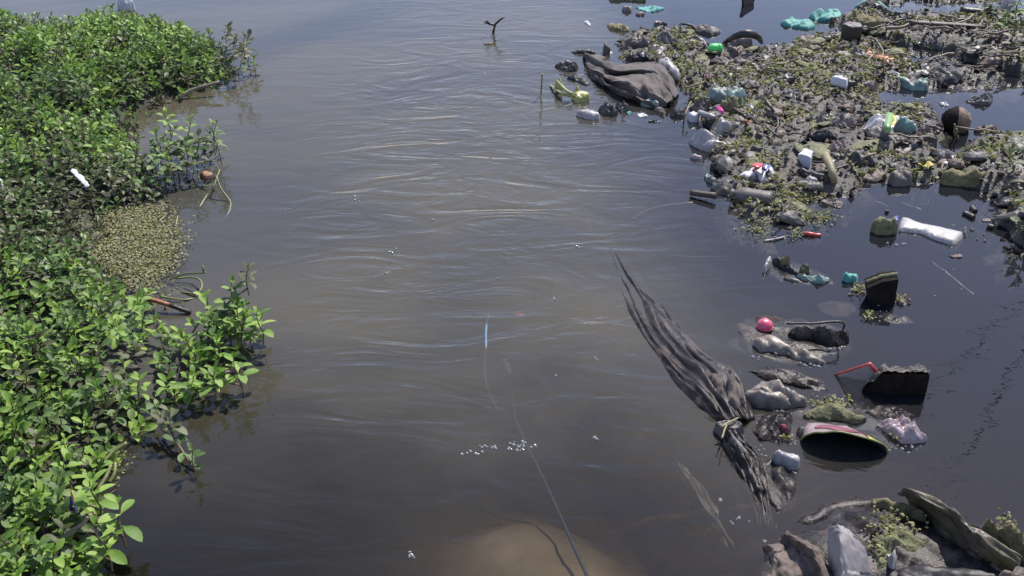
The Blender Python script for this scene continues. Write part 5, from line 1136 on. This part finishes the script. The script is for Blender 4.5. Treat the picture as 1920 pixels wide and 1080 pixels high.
shoot((360, 625), .03, (395, 600, .05), 'pale green shoot behind the mat tip', 0, 1.0)
shoot((360, 735), .03, (455, 722, .02), 'low shoot lying on the water below the mat tip', 0, .95)
shoot((330, 740), .03, (400, 735, .03), 'leafy shoot at the base of the low floating shoot', 0, 1.05)
shoot((300, 800), .02, (365, 880, .004), 'drooping shoot with leaves touching the dark water', 1, .8)
shoot((290, 790), .03, (325, 812, .03), 'withered shoot hanging with a browned leaf', 2, .85)
shoot((185, 1020), .03, (232, 1005, .04), 'four leaved shoot reaching out at the near corner', 0, 1.1)
shoot((180, 1060), .03, (205, 1050, .03), 'broad leaved shoot under the near corner shoot', 0, 1.1)
shoot((150, 960), .04, (185, 955, .06), 'round leaved shoot by the tiny wrapper', 0, 1.05)

def clump(pts, lab, grp, mis):
    for (x, y, z) in pts:
        p = at(x, y, z); sprig(random.randrange(12), random.choice(mis), Matrix.Translation(p) @ Matrix.Rotation(U(-.5, .5), 4, 'Y') @ Matrix.Rotation(U(-.4, .4), 4, 'X') @ Matrix.Rotation(U(0, 6.28), 4, 'Z') @ Matrix.Scale(U(.75, 1.0), 4), lab, grp)
clump([(285, 330, .02), (305, 315, .03), (322, 300, .04), (335, 325, .02), (350, 315, .03), (345, 290, .04), (368, 300, .02), (378, 285, .03), (395, 300, .01), (330, 345, .01), (300, 350, .02), (320, 275, .04), (360, 335, .0), (405, 285, .02)],
      'olive sprig of the small clump by the orange brick', 'sprigs of the clump by the orange brick', (1, 1, 2, 0))
clump([(395, 650, .01), (415, 640, .02), (432, 625, .02), (445, 645, .01), (460, 655, .005), (425, 610, .03), (440, 600, .03), (470, 635, .01), (385, 690, .01), (410, 685, .01), (350, 745, .01), (375, 725, .01)],
      'fresh green sprig crowding the mat tip above the stream', 'sprigs crowding the mat tip', (0, 0, 1))
clump([(440, 100, .05), (452, 118, .03), (436, 130, .03), (465, 110, .02), (425, 75, .06)], 'grey withered sprig at the tip of the far clump', 'withered sprigs at the far clump tip', (2,))

# ------------------------------------------------------------------ duckweed, algae and crumbs
def scatter_bits(name, pts, sizes, mats, mis, flat=.5, label=None, cat=None):
    """small bent leaf-like flakes: 4 verts, 2 triangles each"""
    n = len(pts); rs = np.random.RandomState(len(pts))
    az = rs.uniform(0, 2 * np.pi, n); el = rs.normal(0, flat, n); ro = rs.normal(0, flat, n)
    base = np.array([(-.5, -.35, 0), (.45, -.5, .12), (.5, .4, 0), (-.4, .5, .14), (0, 0, .28)])
    ca, sa = np.cos(az), np.sin(az); ce, se = np.cos(el), np.sin(el); cr, sr = np.cos(ro), np.sin(ro)
    V = np.zeros((n, 5, 3))
    for i, b in enumerate(base):
        x, y, z = b * np.array([1, 1, 1])
        x1 = x * np.ones(n); y1 = y * ce - z * se; z1 = y * se + z * ce
        x2 = x1 * cr + z1 * sr; z2 = -x1 * sr + z1 * cr
        V[:, i, 0] = (x2 * ca - y1 * sa) * sizes; V[:, i, 1] = (x2 * sa + y1 * ca) * sizes; V[:, i, 2] = z2 * sizes
    V += np.asarray(pts)[:, None, :]
    F = (np.arange(n) * 5)[:, None, None] + np.array([(0, 1, 4), (1, 2, 4), (2, 3, 4), (3, 0, 4)])[None]
    me = npmesh(name, V.reshape(-1, 3), F.reshape(-1, 3), mats, np.repeat(mis, 4), smooth=False)
    return tag(link(name, me), label, cat, kind='stuff')
WEED = [leaf_mat('duckweed', (.075, .085, .022), (.13, .14, .04), (.21, .21, .075), .15, .8, spec=.1), leaf_mat('pale_duckweed', (.17, .18, .075), (.25, .25, .125), (.33, .31, .20), .15, .8, spec=.1),
        leaf_mat('brown_crumb', (.05, .038, .028), (.085, .066, .050), (.15, .12, .10), .05, .75, spec=.15), leaf_mat('dark_crumb', (.016, .014, .012), (.032, .027, .023), (.065, .054, .045), .02, .6, spec=.25)]
rs = np.random.RandomState(3)
# algae and crumbs over the raft
P = np.column_stack([rs.uniform(.3, 3.6, 130000), rs.uniform(2.4, 8.0, 130000)])
H_ = raft_h(P[:, :2]); keep = H_ > -.006; P, H_ = P[keep], H_[keep]
g = np.array([NZ(x, y, 3.2, 20.1, 3) for x, y in P])
pj = np.array([proj((x, y, 0))[:2] for x, y in P])
greenish = g + .30 * np.exp(-((pj[:, 0] - 1440) / 90) ** 2 - ((pj[:, 1] - 290) / 75) ** 2) + .35 * np.exp(-((pj[:, 0] - 1450) / 60) ** 2 - ((pj[:, 1] - 400) / 30) ** 2) \
    + .3 * np.exp(-((pj[:, 0] - 1560) / 110) ** 2 - ((pj[:, 1] - 115) / 25) ** 2) + .35 * np.exp(-((pj[:, 0] - 1800) / 90) ** 2 - ((pj[:, 1] - 150) / 15) ** 2) \
    + .25 * np.exp(-((pj[:, 0] - 1700) / 80) ** 2 - ((pj[:, 1] - 320) / 22) ** 2)
iw = greenish > .08
pick = iw & (rs.rand(len(P)) < .9) 
pts = np.column_stack([P[pick], H_[pick] + .004 + rs.rand(pick.sum()) * .006])
scatter_bits('algae_flakes', pts, rs.uniform(.007, .016, len(pts)), WEED, rs.choice([0, 0, 0, 1, 2], len(pts)), .5, 'fine green algae and duckweed covering the rubbish raft', 'algae')
pick = (~iw) & (rs.rand(len(P)) < .26)
pts = np.column_stack([P[pick], H_[pick] + .003 + rs.rand(pick.sum()) * .010])
scatter_bits('rotting_crumbs', pts, rs.uniform(.007, .020, len(pts)) * rs.choice([.7, 1, 1.4], len(pts)), WEED, rs.choice([2, 2, 2, 3, 3], len(pts)), .5, 'rotting brown leaf crumbs covering the mud raft', 'debris')
# pale duckweed in the plant edge
sw = poly_world(SCUM); me, loc = patch_mesh('scum_sheet', SCUM, .012, 'lump', MAT['moss'], base=0, ragged=.6)
tag(link('scum_sheet', me, loc=loc), 'pale scum sheet between the plants and the stream', 'scum', kind='stuff')
P = np.column_stack([rs.uniform(sw[:, 0].min() - .05, sw[:, 0].max() + .03, 16000), rs.uniform(sw[:, 1].min() - .1, sw[:, 1].max() + .1, 16000)])
P = P[sdist(P, sw) + rs.normal(0, .028, len(P)) > 0]
scatter_bits('pale_duckweed', np.column_stack([P, .010 + rs.rand(len(P)) * .006]), rs.uniform(.003, .008, len(P)), WEED, rs.choice([1, 1, 1, 1, 0, 2], len(P)), .4, 'pale duckweed scum at the plant edge', 'duckweed')
# duckweed rafts and loose flecks round the floating things
pts = []
for (x, y, rx, ry, n) in ((1610, 545, 16, 10, 70), (1690, 563, 14, 8, 50), (1627, 595, 12, 8, 40), (1470, 658, 22, 8, 60), (1560, 760, 40, 14, 120), (1540, 410, 30, 12, 130), (1530, 375, 30, 10, 60), (1490, 440, 18, 10, 60),
                          (1680, 820, 14, 6, 24), (1475, 825, 10, 4, 14), (1670, 1000, 50, 26, 120), (1880, 1000, 16, 20, 30), (1640, 1045, 14, 18, 40), (1420, 430, 30, 16, 120), (300, 560, 30, 30, 60), (220, 860, 20, 30, 60), (100, 950, 30, 30, 60), (1800, 440, 30, 14, 40)):
    for _ in range(n):
        q = at(random.gauss(x, rx * .55), random.gauss(y, ry * .55)); pts.append((q.x, q.y, U(.001, .012) + (.02 if y > 960 and x > 1600 else 0)))
scatter_bits('duckweed_flecks', np.array(pts), np.array([U(.004, .008) for _ in pts]), WEED, rs.choice([0, 0, 1, 1, 2], len(pts)), .35, 'loose duckweed flecks around the floating rubbish', 'duckweed')

# froth bubbles, plus beads added along waterlines to imitate sun glints
def bubbles(name, items, label):
    V = []; F = []; off = 0; nu, nv = 8, 4
    for p, r_ in items:
        for i in range(nv + 1):
            ph = math.pi * .5 * i / nv
            for k in range(nu):
                t = 2 * math.pi * k / nu; V.append((p.x + r_ * math.sin(ph) * math.cos(t), p.y + r_ * math.sin(ph) * math.sin(t), p.z + r_ * math.cos(ph) - r_ * .1))
        for i in range(nv):
            for k in range(nu): F.append((off + i * nu + k, off + (i + 1) * nu + k, off + (i + 1) * nu + (k + 1) % nu, off + i * nu + (k + 1) % nu))
        off += (nv + 1) * nu
    o = link(name, npmesh(name, np.array(V), np.array(F), [MAT['bubble']])); return tag(o, label, 'bubbles', kind='stuff')
B = []
for (x, y, rx, ry, n, r0, r1) in ((890, 850, 14, 5, 8, .003, .006), (920, 838, 25, 4, 10, .002, .005), (985, 835, 32, 9, 26, .002, .006), (1118, 822, 3, 2, 2, .004, .007), (770, 1043, 8, 8, 7, .002, .005), (1035, 560, 4, 3, 3, .003, .006), (1085, 462, 6, 2, 3, .003, .006),
                                 (735, 470, 6, 5, 5, .003, .006), (812, 413, 3, 2, 2, .004, .007), (668, 375, 8, 8, 4, .003, .006), (730, 512, 6, 3, 3, .003, .005), (830, 485, 2, 2, 2, .003, .005), (1042, 705, 2, 2, 1, .004, .005), (1118, 670, 6, 6, 3, .003, .004),
                                 (1350, 938, 5, 4, 3, .003, .005), (1385, 975, 12, 14, 6, .002, .005), (1432, 1015, 4, 6, 4, .002, .004), (1525, 686, 18, 4, 8, .003, .006), (1565, 655, 18, 5, 8, .003, .006), (1465, 770, 16, 2, 6, .003, .005), (1490, 886, 6, 3, 3, .003, .005),
                                 (1700, 840, 26, 6, 12, .002, .005), (1675, 458, 18, 3, 8, .003, .007), (1695, 345, 14, 2, 6, .004, .008), (1690, 570, 12, 4, 5, .003, .006), (1410, 672, 10, 5, 4, .003, .006), (1490, 830, 8, 5, 6, .002, .004), (1425, 850, 10, 20, 10, .002, .004), (1380, 740, 12, 30, 10, .002, .004),
                                 (1640, 1045, 12, 14, 12, .002, .004), (1680, 1000, 40, 22, 22, .002, .004), (1228, 227, 8, 2, 4, .004, .007), (540, 395, 4, 3, 2, .003, .005), (880, 123, 40, 24, 3, .004, .007), (1650, 590, 8, 20, 5, .002, .004), (1780, 540, 40, 60, 5, .002, .004)):
    for _ in range(n): B.append((at(random.gauss(x, rx * .6), random.gauss(y, ry * .6)), U(r0, r1) * .8))
bubbles('froth_and_glint_beads', B, 'tiny froth bubbles and added glint beads on the water')

# ------------------------------------------------------------------ loose pieces lying on the raft, each its own thing
RMARKS = [((1340, 92), 'near the bright green plug'), ((1180, 150), 'near the large folded cloth'), ((1410, 75), 'near the curled dark sheet'), ((1385, 180), 'around the teal net bag'), ((1345, 265), 'near the big grey bag'), ((1420, 325), 'around the red and blue printed wrapper'), ((1515, 288), 'around the white foam block'),
          ((1665, 235), 'around the silver wrapper'), ((1580, 150), 'near the dark bundle'), ((1590, 88), 'near the grey crumpled bag'), ((1790, 228), 'near the round husk'), ((1770, 48), 'along the straight plank'), ((1890, 90), 'under the bank weeds'), ((1720, 140), 'on the green netting spit'), ((1700, 320), 'by the rounded shore stone'), ((1830, 330), 'by the mossy log'), ((1520, 60), 'near the teal netting heap'), ((1440, 400), 'on the algae tip below the muddy bottle'), ((1480, 220), 'near the orange peel'), ((1910, 380), 'on the shaded mossy shore')]
KINDS = [('stone', 'stone', 'small muddy grey stone on the rubbish raft', 'small muddy stones on the raft', 'lump', 'stone', .030, .065, 14, .6),
         ('plastic_sheet', 'plastic', 'flat sodden grey plastic sheet on the rubbish raft', 'sodden grey plastic sheets on the raft', 'bag', 'grey', .07, .17, 46, .32),
         ('plastic_sheet', 'plastic', 'flat sodden black plastic sheet on the rubbish raft', 'sodden black plastic sheets on the raft', 'bag', 'dark', .07, .18, 52, .34),
         ('plastic_sheet', 'plastic', 'flat whitish plastic scrap on the rubbish raft', 'whitish plastic scraps on the raft', 'bag', 'pale', .04, .08, 14, .4),
         ('leaf_curl', 'leaf', 'dark curled rotten leaf on the rubbish raft', 'rotten leaves on the raft', 'bag', 'darkwood', .04, .09, 30, .5),
         ('rag_scrap', 'rag', 'matted brown rag scrap on the rubbish raft', 'brown rag scraps on the raft', 'bag', 'brown', .06, .14, 36, .36),
         ('rag_scrap', 'rag', 'pinkish torn rag scrap on the rubbish raft', 'pinkish rag scraps on the raft', 'bag', 'pinkbrown', .04, .09, 14, .4),
         ('moss_tuft', 'moss', 'yellow green algae tuft on the rubbish raft', 'algae tufts on the raft', 'bag', 'moss', .07, .18, 40, .26),
         ('net_scrap', 'netting', 'tiny pale green netting shred on the rubbish raft', 'netting shreds on the raft', 'bag', 'tealpale', .02, .05, 8, .5)]
raft_in = []
while len(raft_in) < 460:
    x, y = U(1170, 1915), U(20, 430)
    p = at(x, y)
    if raft_z(p) > .004: raft_in.append((x, y))
ri = 0
for name, cat, lab, grp, style, mk, a, b, n, zf in KINDS:
    protos = []
    for _ in range(5):
        ang = [2 * math.pi * i / 9 for i in range(9)]; rr = [U(.55, 1) for _ in ang]
        s = 1.0
        # outline traced round a fixed point on the mud, then reused at other places, turned and scaled
        cx, cy = 1440, 300; w0 = at(cx, cy)
        px = [proj((w0.x + .03 * r_ * math.cos(t), w0.y + .03 * r_ * U(.6, 1) * math.sin(t), 0))[:2] for t, r_ in zip(ang, rr)]
        me, loc = patch_mesh(name, px, .028, style, MAT[mk], base=0.0, spacing=.0042, fit=.01, sub=-.004); protos.append(me)
    for _ in range(n):
        x, y = raft_in[ri]; ri += 1
        p = at(x, y); o = link(name, random.choice(protos)); s = U(a, b) / .06
        o.location = (p.x, p.y, raft_z(p) + .002); o.rotation_euler = (U(-.25, .25), U(-.25, .25), U(0, 6.28)); o.scale = (s, s * U(.6, 1), s * zf * U(.7, 1.4))
        wh = where(x, y, RMARKS); tag(o, lab.replace('on the rubbish raft', wh), cat, grp.replace('on the raft', wh))
# twigs
tw = []
for _ in range(5):
    P = [Vector((U(-.01, .01), -.09 + .03 * i, .004 + U(0, .012))) for i in range(7)]
    vs, fs = tube(P, [.0045 - .0004 * i for i in range(7)], 6); tw.append((vs, fs))
for mk, lab, grp, n in (('palewood', 'thin pale twig lying on the rubbish raft', 'pale twigs on the raft', 40), ('darkwood', 'thin dark twig lying on the rubbish raft', 'dark twigs on the raft', 30)):
    mes = [mesh('twig', vs, fs, [MAT[mk]]) for vs, fs in tw]
    for i in range(n):
        if i < n * .6:
            x, y = U(1640, 1915), U(45, 140)
            if raft_z(at(x, y)) < .005: x, y = raft_in[ri]; ri += 1
        else: x, y = raft_in[ri]; ri += 1
        p = at(x, y); o = link('twig', random.choice(mes)); s = U(.5, 1.25)
        o.location = (p.x, p.y, raft_z(p) + .008); o.rotation_euler = (U(-.25, .25), U(-.15, .15), U(0, 3.14)); o.scale = (s, s, s); wh = where(x, y, RMARKS); tag(o, lab.replace('lying on the rubbish raft', 'lying ' + wh), 'twig', grp.replace('on the raft', wh))
# weeds growing on the right bank
for (x, y, mi) in [(1870, 62, 1), (1895, 70, 1), (1915, 60, 0), (1880, 90, 1), (1905, 98, 2), (1850, 45, 1), (1925, 85, 1), (1838, 48, 2), (1900, 45, 1), (1890, 112, 2), (1935, 110, 1), (1900, 340, 2), (1915, 372, 2), (1910, 320, 1), (1890, 355, 2), (1930, 350, 1), (1908, 450, 2), (1918, 425, 1), (1925, 465, 2)]:
    p = at(x, y)
    lab, grp = ('small leafy weed sprouting on the twiggy right bank', 'weeds on the twiggy bank') if y < 200 else ('dark leafy weed on the shaded mossy shore', 'weeds on the mossy shore')
    sprig(random.randrange(12), mi, Matrix.Translation((p.x, p.y, max(0, raft_z(p)))) @ Matrix.Rotation(U(0, 6.28), 4, 'Z') @ Matrix.Scale(U(.8, 1.15), 4), lab, grp, name='bank_weed')

# ------------------------------------------------------------------ overhead cables, seen only as thin reflections in the still pool
def mirror_pt(x, y, h):
    v = ray(x, y); w0 = at(x, y); r_ = Vector((v.x, v.y, -v.z)); return w0 + r_ * (h / r_.z)
for (p, q, h, lab) in (((1912, 570), (1748, 728), 30.0, 'upper overhead cable mirrored in the still pool'), ((1915, 655), (1775, 930), 31.0, 'lower overhead cable mirrored in the still pool')):
    A, B_ = mirror_pt(*p, h), mirror_pt(*q, h); d = (B_ - A).normalized()
    P = [A + d * t + Vector((0, 0, .0012 * (t * t) * .2)) for t in range(-70, 72, 2)]
    vs, fs = tube([x - A for x in P], .05, 6); tag(link('overhead_cable', mesh('overhead_cable', vs, fs, [MAT['cable']]), loc=A), lab, 'cable', 'overhead cables')
